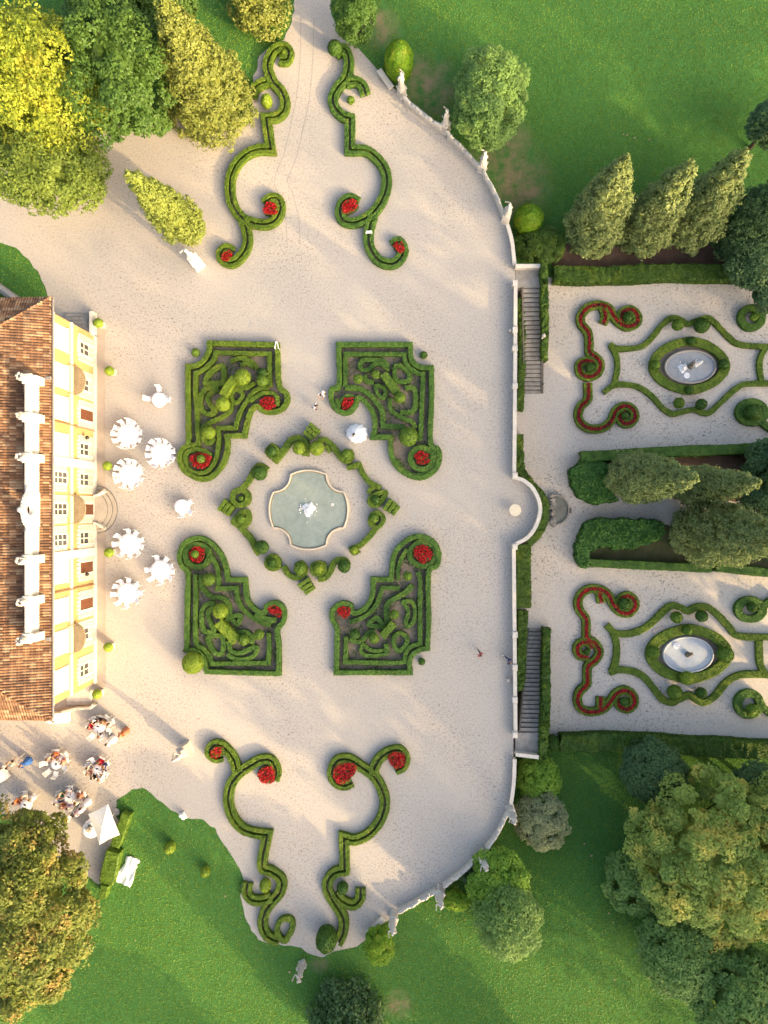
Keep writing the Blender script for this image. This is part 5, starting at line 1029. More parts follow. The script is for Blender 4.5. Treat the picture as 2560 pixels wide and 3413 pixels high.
# roof as a real tiled surface: barrel rows and stepped courses on each slope
xs = np.arange(XE - 8.0, XE + .001, .055); ys = np.arange(RB, RT + .001, .052); X, Y = np.meshgrid(xs, ys)
sl = .36; zf = (XE - X) * sl; zt = (RT - Y) * sl * 1.35; zb = (Y - RB) * sl * 1.35; front = (zf <= zt) & (zf <= zb)
z = np.minimum(np.minimum(zf, zt), zb); d = np.where(front, XE - X, np.where(zt < zb, RT - Y, Y - RB)); rowc = np.where(front, Y, X)
jit = .02 * np.sin(np.floor(rowc / .21) * 12.9) ; bar = np.abs(np.sin(math.pi * rowc / .21)) ** .8 * .11; crs = -(((d + jit) % .42) / .42) * .035
hip = np.exp(-((np.abs(zf - np.minimum(zt, zb))) / .05) ** 2) * .10
Z = ZE + z + bar + crs + hip; V = np.stack([X, Y, Z], -1).reshape(-1, 3); n = len(xs); q = (np.arange(len(ys) - 1)[:, None] * n + np.arange(n - 1)[None]).ravel()
b = B().add((V, np.stack([q, q + 1, q + n + 1, q + n], 1))); b.part('roof', TILE, villa, False, world=True)
B().add(box(FX - 12, XE - .02, RB + .03, RT - .03, ZE - .16, ZE - .02)).part('eave_board', mat_plain('eave_wood', (.30, .17, .10)), villa, world=True)
GUT = mat_plain('grey_lead', (.20, .185, .18), .5)
B().add(cyl((XE + .05, RB + .2, ZE - .02), (XE + .05, RT - .2, ZE - .02), .075, .075, 8)).part('gutter', GUT, villa, world=True)
for sgn, yc in ((1, RT - 6.3), (-1, RB + 6.6)): pass
BY = [G(285, p, 1.6)[1] for p in (1169, 1286, 1385, 1500, 1600, 1698, 1793, 1890, 2011, 2110, 2227)]
# trim
b = B().add(box(FX, FX + .10, YB, YT, 4.15, 4.5)); b.part('string_course', TRIM, villa, world=True)
B().add(box(FX, FX + .14, YB, YT, 0, .42)).part('plinth', TRIM, villa, world=True)
B().add(box(FX, FX + .2, YB, YT, ZE - .6, ZE - .17)).part('cornice', TRIM, villa, world=True)
for yy in ((BY[3] + BY[4]) / 2, (BY[6] + BY[7]) / 2): B().add(bbox(FX - .1, FX + .16, yy - .33, yy + .33, .425, ZE - .605, .01)).part('pilaster', TRIM, villa, world=True)
def win(yc, z0, z1, wd, upper=False, door=False, shutters=True):
    f = B(); t = .07; h = wd / 2
    for s in (-1, 1): f.add(box(FX - .02, FX + .09, yc + s * h - t, yc + s * h + t, z0, z1))
    f.add(box(FX - .02, FX + .092, yc - h + t, yc + h - t, z1 - t, z1 + .02)); f.add(box(FX - .02, FX + .12, yc - h + t, yc + h - t, z0 - .06, z0 + .05))
    if not door:
        f.add(box(FX - .02, FX + .072, yc - .04, yc + .04, z0 + .05, z1 - t)); 
        for q in (.36, .70): zz = z0 + (z1 - z0) * q; f.add(box(FX - .02, FX + .070, yc - h + t, yc + h - t, zz - .035, zz + .035))
    o = f.part('door' if door else 'window', TRIM, villa, world=True)
    if door: B().add(box(FX - .02, FX + .03, yc - h + t, yc + h - t, z0 + .05, z1 - t)).add(cyl((FX + .03, yc + .1, 1.2), (FX + .07, yc + .1, 1.2), .03, .03, 8)).part('door_leaf', DOORB, o, world=True)
    else:
        zl = z0 + (z1 - z0) * .36 - .035 if not upper else z0 + .05
        B().add(box(FX - .02, FX + .025, yc - h + t, yc + h - t, zl, z1 - t)).part('pane', GLASS, o, world=True)
        if not upper: B().add(box(FX - .02, FX + .04, yc - h + t, yc + h - t, z0 + .05, zl)).part('lower_panel', mat_lace, o, world=True)
    if shutters:
        sw = .52
        for s in (-1, 1):
            a = yc + s * (h + t + .02); c = a + s * sw; lo, hi = min(a, c), max(a, c)
            sh = B().add(box(FX, FX + .05, lo, hi, z0, z1 - .02)).part('shutter', SHUT, villa, world=True); pb = B(); nn = 5
            for k in range(nn): za = z0 + (z1 - z0) * k / nn + .07; zc = z0 + (z1 - z0) * (k + 1) / nn - .05; pb.add(box(FX + .05, FX + .06, lo + .07, hi - .07, za, zc))
            pb.part('shutter_panel', SLAT, sh, world=True)
    if not upper and shutters:
        hd = B(); 
        for k in np.linspace(-1, 1, 7): hd.add(box(FX, FX + .10, yc + k * (h + .45) - .12, yc + k * (h + .45) + .12, z1 + .06, z1 + .22 + .22 * (1 - k * k)))
        hd.part('window_hood', TRIM, villa, world=True)
    return o
mat_lace = mat_mottled('patterned_panel', (.30, .26, .20), (.55, .50, .42), 14, .8)
for i, yb in enumerate(BY): win(yb, .48 if i != 5 else .42, 2.95, 1.02, door=i in (2, 5, 7, 8))
IRON = mat_mottled('rusty_ironwork', (.17, .12, .07), (.30, .23, .14), 6, .7)
for i in (4, 5, 6): win(BY[i], 5.05, 7.1, .95, upper=True)
for i in (0, 1, 2, 3, 7, 8, 9, 10):
    b = B().add(bbox(FX, FX + .06, BY[i] - .95, BY[i] + .95, 5.0, 7.25, .01)); o = b.part('blind_window', TRIM, villa, world=True)
    B().add(box(FX, FX + .14, BY[i] - 1.0, BY[i] + 1.0, 4.88, 4.995)).part('sill', TRIM, o, world=True)
for i in (1, 5, 9):
    pts = [(FX, BY[i] - 1.15), (FX + .35, BY[i] - 1.1), (FX + .75, BY[i] - .75), (FX + .95, BY[i]), (FX + .75, BY[i] + .75), (FX + .35, BY[i] + 1.1), (FX, BY[i] + 1.15)]
    P = [tuple(p) for p in spline(pts, False, .15)]; o = B().add(prism(P, 3.72, 3.86)).part('balcony', mat_mottled('mossy_slab', (.20, .155, .10), (.33, .27, .18), 3, .9), villa, world=True)
    rb = B()
    for x, y in P[1:-1]: rb.add(cyl((x - .05, y, 3.86), (x - .05, y, 4.75), .014, .014, 5))
    for k in range(len(P) - 1): rb.add(cyl((P[k][0] - .05, P[k][1], 4.76), (P[k + 1][0] - .05, P[k + 1][1], 4.76), .022, .022, 6))
    rb.part('railing', IRON, o, world=True)
for yy in (G(250, 1421, 3.8)[1], G(250, 1962, 3.8)[1]): B().add(cyl((FX + .13, yy, .45), (FX + .13, yy, ZE - .1), .05, .05, 8)).part('downpipe', mat_plain('copper_pipe', (.36, .17, .09)), villa, world=True)
BLK = mat_plain('black_iron', (.02, .02, .02), .5)
for yy in (G(330, 1459, 2.4)[1], G(330, 1914, 2.4)[1]):
    o = B().add(cyl((FX, yy, 2.3), (FX + .45, yy, 2.6), .022, .022, 6)).part('wall_lantern', BLK, villa, world=True); B().add(lathe([(.0, -.32), (.08, -.3), (.14, .0), (.17, .02), (.05, .14), (0, .16)], 10, (FX + .45, yy, 2.5))).part('lantern_head', BLK, o, world=True)
# attic wall with scrolled centre on the roof
AX = G(122, 1700, 8.6)[0]; zr = ZE + (XE - AX) * sl - .1; A0, A1 = G(100, 1255, 9.6)[1], G(100, 2135, 9.6)[1]; yc = (A0 + A1) / 2
sec = [A0, G(100, 1390, 9.6)[1], G(100, 1523, 9.6)[1], G(100, 1640, 9.6)[1], G(100, 1757, 9.6)[1], G(100, 1868, 9.6)[1], G(100, 2003, 9.6)[1], A1]
WALLW = mat_mottled('attic_plaster', (.58, .54, .46), (.68, .64, .56), 1.0, .85, .15, .1, 20)
for k in range(7):
    if k == 3: continue
    o = B().add(bbox(AX - .24, AX, sec[k + 1], sec[k] - .0, zr, zr + 1.42, .01)).part('attic_wall', WALLW, villa, world=True); B().add(bbox(AX - .32, AX + .07, sec[k + 1] + .02, sec[k] - .02, zr + 1.425, zr + 1.56, .02)).part('coping', TRIM, o, world=True)
c0, c1 = sec[4], sec[3]; t = np.linspace(0, math.pi, 30); hw = (c1 - c0) / 2; P = [(c0, zr), (c1, zr)] + [(c0 + hw + hw * math.cos(a), zr + 1.1 + 1.15 * math.sin(a) ** .8) for a in t]
ov = [(c0 + hw + .42 * math.cos(a), zr + 1.45 + .44 * math.sin(a)) for a in np.linspace(0, 2 * math.pi, 28)[:-1]]
F = tessellate_polygon([[Vector((*p, 0)) for p in P], [Vector((*p, 0)) for p in ov]]); PP = P + ov; n = len(PP); V = np.array([(AX + .06, p[0], p[1]) for p in PP] + [(AX - .26, p[0], p[1]) for p in PP]); F = np.array(F); b = B().add((V, [F, F[:, ::-1] + n]))
for ring, off in ((list(range(len(P))), 0), (list(range(len(P), n)), 0)): i = np.array(ring); j = np.roll(i, -1); b.add((V, np.stack([i, i + n, j + n, j], 1)))
o = b.part('attic_pediment', WALLW, villa, world=True)
bt = B()
for a in np.linspace(0, math.pi, 15): bt.add(ico((AX - .1, c0 + hw + (hw - .02) * math.cos(a), zr + 1.15 + 1.15 * math.sin(a) ** .8), (.13, .16, .09), 2, .08))
for s in (-1, 1): bt.add(ico((AX - .1, c0 + hw + s * (hw + .15), zr + 1.55), (.14, .34, .18), 2, .1))
bt.add(lathe([(0, -.2), (.28, -.15), (.2, .15), (.06, .3), (0, .32)], 12, (AX - .15, c0 + hw, zr + 2.35))); bt.part('scroll_ornament', TRIM, o, world=True)
for k, yy in enumerate([A0 - .15, sec[1], sec[2] - .05, sec[5] + .05, sec[6], A1 + .15]):
    o = B().add(bbox(AX - .42, AX + .36, yy - .30, yy + .30, zr - .15, zr + 1.30, .02)).add(bbox(AX - .5, AX + .14, yy - .36, yy + .36, zr + 1.302, zr + 1.62, .03)).part('attic_pedestal', WALLW, villa, world=True)
    u = B().add(lathe([(.12, 0), (.10, .1), (.24, .3), (.28, .5), (.22, .62), (.30, .68), (.0, .72)], 14, (AX - .18, yy, zr + 1.62)))
    for _ in range(16): a = rng.uniform(0, 6.28); u.add(ico((AX - .18 + .2 * math.cos(a), yy + .2 * math.sin(a), zr + 2.35 + rng.uniform(-.02, .22)), rng.uniform(.07, .13), 1, .15))
    u.part('urn_finial', STONE, o, True, world=True)
B().add(bbox(AX + .3, XE - .05, A0 + .02, A0 + .3, zr - .35, zr + .02, .02)).part('flashing', GUT, villa, world=True); B().add(bbox(AX + .3, XE - .05, A1 - .3, A1 - .02, zr - .35, zr + .02, .02)).part('flashing', GUT, villa, world=True)
# entrance steps and side stairs
y6 = BY[5]; e = empty('entrance_steps', (FX, y6, 0), 'half-round stone entrance steps at the villa door', 'stairs')
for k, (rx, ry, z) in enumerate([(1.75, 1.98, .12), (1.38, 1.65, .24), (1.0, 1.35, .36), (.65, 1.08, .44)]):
    P = [(FX + .142 + rx * math.cos(a), y6 + ry * math.sin(a)) for a in np.linspace(-math.pi / 2, math.pi / 2, 26)]; L = np.array(P); B().add(strip(L + normals(L, False) * -.03, .06, (.0235 if k == 0 else z - .12 + .003))).part('riser_foot_line', RISER, e, world=True); B().add(prism(P, .021, z)).part('step', mat_mottled('worn_step', (.33, .28, .22), (.47, .41, .33), 1.6, .9, .2, .3, 20), e, world=True)  # dark strip along the foot of each riser sets the steps apart
for s in (-1, 1):
    L = spline([(FX + .15, y6 + s * 1.15), (FX + .6, y6 + s * 1.3), (FX + 1.05, y6 + s * 1.62)], False, .12); rb = ribbon(L, .2, 0, .72, False, .006); B().add(rb).part('cheek_wall', TRIM, e, True, world=True)
e = empty('side_steps', (FX - 1, YT + 1, 0), 'grey stone steps at the upper end of the villa', 'stairs')
B().add([]) if False else None
b = B(); 
for k in range(5): b.add(bbox(FX - 2.6, FX - .15, YT + .1 + k * .36, YT + .1 + (k + 1) * .36, -.05, .75 - k * .15, .01))
b.part('step', STEP, e, world=True); B().add(bbox(FX - .14, FX + .14, YT - .1, YT + 1.9, 0, .9, .03)).part('cheek_wall', TRIM, e, world=True)
e = empty('side_steps', (FX - 1, YB - 1, 0), 'pale stone steps and curved wall at the lower villa end', 'stairs'); b = B()
for k in range(5): b.add(bbox(FX - 2.4, FX - .25, YB - .1 - (k + 1) * .36, YB - .1 - k * .36, -.05, .75 - k * .15, .01))
b.part('step', STONE, e, world=True); L = spline([(FX - 2.6, YB - 2.4), (FX - 1.4, YB - 2.1), (FX - .2, YB - 2.0), (FX + .15, YB - 1.7)], False, .15); B().add(ribbon(L, .24, 0, .75, False, .01)).part('cheek_wall', STONE, e, world=True)
POT = mat_plain('stone_planter', (.60, .51, .39), .8)
for lab, px, py in [('potted ball shrub at the upper villa corner steps', 326, 1076), ('potted ball shrub by the villa wall, below the corner one', 363, 1236), ('potted ball shrub above the entrance steps near the tables', 356, 1553), ('potted ball shrub below the entrance steps by the tables', 361, 1842), ('potted ball shrub by the villa wall near the lower corner', 359, 2158), ('potted ball shrub beside the lower villa end steps', 322, 2315)]:
    x, y = G(px, py, .9); e = empty('potted_shrub', (x, y, 0), lab, 'potted plant', 'potted ball shrubs along the villa'); B().add(bbox(-.24, .24, -.24, .24, 0, .46, .02)).part('planter', POT, e); s = ico((0, 0, .80), .40, 3, .02); B().add(s).add(fuzz(s, 130, .07, 0, .8)).part('foliage', BALL_Y, e)
x0, y0 = G(*Crop(0, 920, 4.1475)(100, 190), 2.0); o = B().add(rotz(bbox(-1.6, 1.6, -.28, .28, 0, 2.0, .25), -.62)).top('garden_wall', mat_plain('grey_plaster', (.36, .33, .31)), 'thick grey wall by the half-round lawn at the frame edge', 'wall', loc=(0, 0, 0)); o.location = (x0 - .8, y0 + .2, 0)
# ------------------------------------------------------------------ tables, chairs, cloths
def chair_proto(seatw=.40, back='flared', mat=None):
    mat = mat or WHITE; e = empty('banquet_chair', (0, 0, 0), 'x', 'chair')
    B().add(bbox(-seatw / 2, seatw / 2, -.21, .21, .43, .48, .02)).part('seat', mat, e)
    if back == 'flared': P = [(-.19, .46), (.19, .46), (.225, .93), (.12, .89), (0, .91), (-.12, .89), (-.225, .93)]
    else: P = [(-.20, .46), (.20, .46), (.21, .86), (-.21, .86)]
    V = []; n = len(P)
    for d in (0, .035): V += [(x, -.20 - d - (z - .46) * .22, z) for x, z in P]
    F = tess([(p[0], p[1]) for p in P]); i = np.arange(n); j = (i + 1) % n
    if back == 'flared': B().add((V, [F, F[:, ::-1] + n, np.stack([i, i + n, j + n, j], 1)])).part('backrest', mat, e)
    else:
        b = B()
        for z in (.50, .62, .74, .84): b.add(box(-.19, .19, -.225 - (z - .46) * .22, -.20 - (z - .46) * .22, z - .025, z + .03))
        for s in (-1, 1): b.add(cyl((s * .2, -.2, .46), (s * .2, -.30, .88), .018, .018, 6))
        b.part('backrest', mat, e)
    for sx in (-1, 1):
        for sy in (-1, 1): B().add(cyl((sx * .18, sy * .18, .43), (sx * .2, sy * .22, 0), .018, .014, 6)).part('leg', mat, e)
    return e
CH = chair_proto(); GC = chair_proto(.40, 'slats', WOODW); GC.name = 'folding_chair'; used = set()
def place(proto, x, y, a, label, group, z=0):
    if proto.name in used: o = copy_tree(proto)
    else: o = proto; used.add(proto.name)
    o.location = (x, y, z); o.rotation_euler = (0, 0, a); o['label'] = label; o['group'] = group; o['category'] = 'chair'; return o
def table(label, clabel, x, y, r, h=.75, drop=.55, group='round tables', chip=.0, cgroup='white tablecloths'):
    e = empty('round_table', (x, y, 0), label, 'table', group); B().add(lathe([(0, h - .03), (r * .97, h - .03), (r * .97, h), (0, h)], 32)).part('tabletop', WOODW, e)
    for k in range(4): a = k * math.pi / 2 + .4; B().add(cyl((math.cos(a) * r * .6, math.sin(a) * r * .6, 0), (math.cos(a) * r * .55, math.sin(a) * r * .55, h - .03), .025, .025, 8)).part('leg', WOODW, e)
    cl = B().add(lathe([(.0, h + .008), (r * .55, h + .009), (r * .98, h + .008), (r * 1.0, h - .02), (r * 1.02, h - drop * .5), (r * 1.05, h - drop)], 64, wob=lambda t, k: (.0, .0, .0, .004, .03, .06)[k] * np.sin(t * 13) + (chip * (k > 4)) * np.sin(2 * t)))
    o = cl.top('tablecloth', WHITE, clabel, 'tablecloth', cgroup, None, True, (0, 0, 0)); o.location = (x, y, 0); return e
C4, C5 = Crop(340, 1260, 4.4235), Crop(340, 1720, 4.4235)
PLATE = mat_plain('china', (.80, .80, .82), .25, .5)
def plate_proto():
    return B().add(lathe([(0, .004), (.08, .004), (.13, .018), (.125, .022), (.08, .010), (0, .010)], 18)).top('plate', PLATE, 'x', 'plate', loc=(0, 0, 0))
pp = plate_proto(); pn = [0]
BIG = [('upper table nearest the villa wall', C4, (365, 825), 146, [5, 33, 62, 92, 122, 150, 178, 208, 240, 268, 300, 332]),
       ('upper table closest to the parterre', C4, (855, 1110), 144, [12, 40, 72, 100, 128, 158, 186, 222, 248, 276, 305, 340]),
       ('upper table beside a potted shrub', C4, (390, 1420), 150, [8, 36, 68, 94, 124, 152, 182, 210, 242, 276, 308, 338]),
       ('lower table beside a potted shrub', C5, (385, 410), 150, [18, 60, 98, 146, 182, 232, 268, 312, 346]),
       ('lower table closest to the parterre', C5, (850, 800), 142, [18, 66, 112, 178, 222, 268, 318, 350]),
       ('lowest table, bordering the sunlit gravel', C5, (365, 1140), 147, [2, 42, 86, 122, 152, 184, 228, 264, 318])]
for who, c, uv, rpx, angs in BIG:
    x, y = G(*c(*uv), .76); r = rpx / 4.4235 * (H - .76) / FPX
    table('round banquet table under white cloth: ' + who, 'white cloth covering the ' + who, x, y, r)
    for a in angs:
        t = R(a + rng.uniform(-3, 3)); rr = r + .14 + rng.uniform(-.07, .07); place(CH, x + rr * math.cos(t), y + rr * math.sin(t), t + math.pi / 2 + rng.uniform(-.2, .2), 'white banquet chair at the ' + who, 'white chairs at the banquet tables')
        q = pp if pn[0] == 0 else pp.copy(); 
        if pn[0]: COL.objects.link(q)
        pn[0] += 1; q.location = (x + (r - .2) * math.cos(t), y + (r - .2) * math.sin(t), .762); q['label'] = 'white plate on the ' + who; q['category'] = 'plate'; q['group'] = 'plates laid on the banquet tables'
for who, c, uv, rpx, ch in [('small white table standing apart above the upper cluster', C4, (828, 312), 104, [(835, 165, 90), (682, 302, 180), (972, 320, 0)]), ('small white table standing apart near the entrance steps', C4, (1165, 1893), 106, [(1290, 1835, 30), (1290, 1975, -35), (1175, 2005, -90)])]:
    x, y = G(*c(*uv), .76); r = rpx / 4.4235 * (H - .76) / FPX; table(who, 'white cloth on the ' + who, x, y, r, chip=.1)
    for u, v, a in ch:
        px, py = G(*c(u, v), .5); place(CH, px, py, math.atan2(y - py, x - px) - math.pi / 2, 'white chair at the ' + who, 'white chairs at the small tables')
# ------------------------------------------------------------------ people
SKIN = mat_plain('skin', (.52, .30, .20), .6); HAIRB = mat_plain('dark_hair', (.035, .022, .015), .6); HAIRL = mat_plain('brown_hair', (.14, .075, .035), .6); SHOE = mat_plain('shoes', (.05, .04, .035), .5)
MC = {}
def cloth(c):
    if c not in MC: MC[c] = mat_plain('fabric', c, .8, .1)
    return MC[c]
BODY = {}
def body_mesh(pose):
    if pose not in BODY:
        V, Fs, tg, hc = FIG[pose]; b = B()
        b.add((V, Fs)); b.m = [t for t in tg]; 
        hx, hy, hz = hc
        for s in (-1, 1): b.add(ico((s * .075, hy - .01, hz - .02), (.014, .024, .032), 1), 0); b.add(ico((s * .032, hy + .083, hz + .0), .010, 1), 4)
        b.add(ico((0, hy + .085, hz - .062), (.024, .008, .008), 1), 5)
        BODY[pose] = (b.mesh('person', [SKIN, SHOE, SHOE, SHOE, mat_plain('eyes', (.03, .02, .02), .3), mat_plain('lips', (.40, .14, .12))], True), hc)
    return BODY[pose]
HAIR = {}
def person(pose, x, y, a, top, bot, label, hair=HAIRB, group=None, z=0, skirt=None, sc=1.0, long_hair=False):
    me, hc = body_mesh(pose); o = link('person', me, None, label, 'person', group, None, (x, y, z)); o.rotation_euler = (0, 0, a); o.scale = (sc, sc, sc)
    for i, m in ((1, cloth(top)), (2, cloth(bot)), (3, SHOE)): o.material_slots[i].link = 'OBJECT'; o.material_slots[i].material = m
    V, F = ico((0, hc[1] - .022, hc[2] + .028), (.098, .108, .108), 2, .02); keep = ~((V[F][:, :, 1].mean(1) > hc[1] + .055) & (V[F][:, :, 2].mean(1) < hc[2] + .07)); b = B().add((V, F[keep]))
    if long_hair: b.add(ico((0, hc[1] - .09, hc[2] - .12), (.085, .05, .17), 2, .04))
    b.part('hair', hair, o, True)
    if skirt:
        if pose == 'sit': V = lathe([(.12, .0), (.19, .02)], 8); b = B().add(cyl((-.11, .0, .53), (-.15, .46, .52), .125, .11, 10)).add(cyl((.11, .0, .53), (.15, .46, .52), .125, .11, 10)).add(cyl((0, .44, .52), (0, .47, .15), .16, .22, 12)); b.part('skirt', cloth(skirt), o, True)
        else: B().add(lathe([(.15, 1.08), (.19, .95), (.24, .7), (.30, .35), (.34, .15)], 28, wob=lambda t, k: .05 * k * np.sin(t * 9) * .5)).part('skirt', cloth(skirt), o, True)
    return o
def at(c, u, v, z): return G(*c(u, v), z)
Wt, Bk, Nv, Rd, Og, Bg, Cr, Gy, Sl, Ll, Bl, Tc, Bn = (.80, .79, .78), (.02, .02, .025), (.03, .045, .14), (.42, .015, .03), (.72, .20, .05), (.50, .38, .28), (.72, .66, .56), (.28, .32, .34), (.68, .28, .20), (.55, .46, .55), (.05, .14, .42), (.40, .16, .09), (.24, .13, .07)
# bride, groom's party and walkers
x, y = at(Q2, 395, 1160, 1.4); o = person('stand', x, y, 2.6, Wt, Wt, 'bride in a wide white ball gown beside the parterre', HAIRB); wv = lambda t, k: .05 * np.sin(t * 11 + k) * (k / 5) + .09 * np.sin(2 * t + .5) * (k / 6)
V, F = lathe([(.15, 1.10), (.24, 1.0), (.48, .85), (.66, .62), (.78, .34), (.84, .12), (.86, .02)], 56, wob=wv); V[:, 1] -= (1.1 - V[:, 2]) * .30
B().add((V, F)).part('gown', WHITE, o, True); B().add(ico((0, -.13, 1.72), (.06, .05, .06), 2, .03)).part('hair_bun', HAIRB, o, True)
x, y = at(Q2, 45, 665, 1.4); person('bend', x, y, 2.9, Wt, Bg, 'man in a white shirt and beige trousers leaning forward on the gravel', HAIRB)
x, y = at(Q1, 1597, 830, 1.0); person('crouch', x, y, -1.9, Wt, Bk, 'crouching photographer in white top and dark trousers behind the couple', HAIRB)
x, y = at(S2, 85, 735, 1.4); person('walk', x, y, 1.2, Nv, Nv, 'man in a navy suit leaning by the terrace parapet', HAIRL); 
x, y = at(S2, 12, 688, .9); person('stand', x - .15, y + .15, .6, Cr, Wt, 'child-sized figure in pale clothes beside the suited man', HAIRL, sc=.55)
x, y = at(U, 1038, 1415, 1.2); person('walk', x, y, .8, Rd, Bk, 'lone walker in a dark red top on the lower terrace gravel', HAIRB, sc=.85)
# guest tables
gt = []
for who, uv, rpx in [('villa-corner guest table', (1085, 152), 62), ('guest table with five empty chairs', (615, 555), 60), ('guest table nearest the lawn tip', (1070, 620), 53), ('guest table above the autumn tree', (762, 932), 63), ('guest table half under the tree', (275, 1010), 58)]:
    x, y = at(GP, *uv, .76); r = rpx / 3.318 * (H - .76) / FPX; table('round ' + who, 'white cloth on the ' + who, x, y, r, drop=.35, group='round guest tables'); gt.append((who, x, y, r))
    for k in range(4):
        a = k * 1.6 + r; o = B().add(lathe([(0, 0), (.03, 0), (.005, .01), (.005, .09), (.035, .13), (.03, .2)], 10)).top('wine_glass', mat_glass if 'mat_glass' in globals() else PLATE, 'wine glass standing on the ' + who, 'glass', 'glasses on the guest tables', loc=(0, 0, 0)); o.location = (x + .25 * math.cos(a), y + .25 * math.sin(a), .76)
    if who != gt[0][0] or True:
        o = B().add(bbox(-.10, .10, -.05, .05, 0, .06, .02)).add(cyl((-.08, 0, .06), (.08, 0, .06), .012, .012, 6)).top('clutch_bag', cloth(Bk), 'small black bag lying on the ' + who, 'bag', 'bags on the guest tables', loc=(0, 0, 0)); o.location = (x + rng.uniform(-.1, .1), y + rng.uniform(0, .15), .762); o.rotation_euler = (0, 0, rng.uniform(0, 3))
def guest(ti, u, v, top, desc, hair=HAIRB, skirt=None, bot=None, chair=True, long_hair=False):
    who, tx, ty, r = gt[ti]; x, y = at(GP, u, v, .9); a = math.atan2(ty - y, tx - x); d = math.hypot(tx - x, ty - y); d = max(d, r + .28); x, y = tx - d * math.cos(a), ty - d * math.sin(a); an = a - math.pi / 2
    if chair: place(GC, x, y, an, 'folding chair under the ' + desc.split(' with ')[0] + ', ' + who, 'white folding chairs at the guest tables')
    person('sit', x, y + 0, an, top, bot or skirt or Bk, desc + ' seated at the ' + who, hair, 'seated wedding guests', skirt=skirt, long_hair=long_hair)
def empty_chair(ti, u, v, pos):
    who, tx, ty, r = gt[ti]; x, y = at(GP, u, v, .6); a = math.atan2(ty - y, tx - x); place(GC, x, y, a - math.pi / 2, 'empty white folding chair ' + pos + ' the ' + who, 'white folding chairs at the guest tables')
guest(0, 990, 140, Rd, 'woman in a red dress', HAIRB, Rd, long_hair=True); guest(0, 1020, 80, Wt, 'man in a white shirt', HAIRB); guest(0, 1090, 75, Bk, 'guest in black', HAIRB); guest(0, 1145, 80, Bn, 'woman in brown', HAIRL, Bn); guest(0, 1215, 100, Cr, 'woman in a cream dress', HAIRL, Cr, long_hair=True)
empty_chair(0, 1172, 45, 'turned away above'); empty_chair(0, 1195, 178, 'right of'); empty_chair(0, 1012, 245, 'at the lower left of'); guest(0, 1105, 250, Wt, 'guest in plain white', HAIRL)
guest(1, 600, 440, Og, 'woman in an orange dress', HAIRB, Sl, long_hair=True); guest(1, 530, 490, Bg, 'guest in beige', HAIRL, Bg); guest(1, 655, 492, Ll, 'woman in a lilac dress', HAIRL, Ll); guest(1, 705, 530, Sl, 'woman in a salmon top', HAIRL, Sl)
empty_chair(1, 722, 452, 'at the upper right of'); empty_chair(1, 492, 552, 'at the left of'); empty_chair(1, 528, 642, 'lower left of'); empty_chair(1, 606, 668, 'directly below'); empty_chair(1, 704, 604, 'lower right of')
guest(2, 1105, 522, Rd, 'woman in a crimson dress', HAIRL, Rd, long_hair=True); guest(2, 1160, 570, Nv, 'man in a navy jacket', HAIRL); guest(2, 970, 585, Gy, 'man in a grey suit', HAIRB, None, Gy); guest(2, 965, 655, Bg, 'woman in a blush dress', HAIRL, Sl, long_hair=True); guest(2, 1030, 695, Bk, 'man in a black suit', HAIRB); guest(2, 1150, 665, Wt, 'man in a white jacket', HAIRL); guest(2, 1105, 725, Wt, 'woman in a white dress', HAIRL, Wt)
empty_chair(2, 1015, 522, 'upper left of')
guest(3, 750, 842, Wt, 'fair-haired guest in white', HAIRL); guest(3, 650, 898, Bg, 'woman in beige and green', HAIRL, (.05, .20, .12)); guest(3, 612, 985, Wt, 'dark-haired man in white', HAIRB, None, Nv); guest(3, 680, 1030, Tc, 'woman in a terracotta dress', HAIRL, Tc); guest(3, 758, 1032, Ll, 'woman in a pale lilac dress', HAIRB, Ll); guest(3, 855, 980, Cr, 'woman in cream', HAIRL, Cr); guest(3, 895, 905, Tc, 'woman in a rust-brown dress', HAIRL, Tc)
empty_chair(3, 868, 880, 'upper right of')
guest(4, 160, 970, Og, 'woman in a burnt orange dress', HAIRB, Tc); guest(4, 250, 900, Cr, 'guest in cream', HAIRL, Cr); guest(4, 350, 930, Wt, 'guest in white', HAIRL, Wt)
def stander(u, v, a, top, bot, desc, hair=HAIRB, skirt=None, pose='stand', c=GP): x, y = at(c, u, v, 1.3); person(pose, x, y, a, top, bot, desc, hair, 'standing wedding guests', skirt=skirt)
stander(1335, 230, 2.5, Og, Tc, 'woman in an orange dress standing right of the villa-corner table', HAIRL, Tc); stander(1190, 325, 2.2, Wt, Wt, 'woman in a white dress walking below the villa-corner table', HAIRB, Wt, 'walk')
stander(905, 1030, 2.6, Wt, Wt, 'woman in a white dress standing by the parasol', HAIRB, Wt); stander(835, 1108, 2.4, Ll, Wt, 'woman in pale lilac standing beside the table above the autumn tree', HAIRB, Ll); stander(755, 1160, 1.5, Wt, Bk, 'man in a white shirt standing at the autumn tree edge', HAIRB)
stander(240, 565, 2.0, Bl, Bl, 'woman in a bright blue dress standing near the villa', HAIRL, Bl); stander(165, 505, 2.6, Cr, Cr, 'man in a cream suit walking near the villa', HAIRB, None, 'walk'); stander(95, 585, 1.2, Gy, Cr, 'guest in pale grey standing left of the blue dress', HAIRB); stander(25, 590, .8, Wt, Bg, 'guest in a white shirt at the left frame edge', HAIRL)
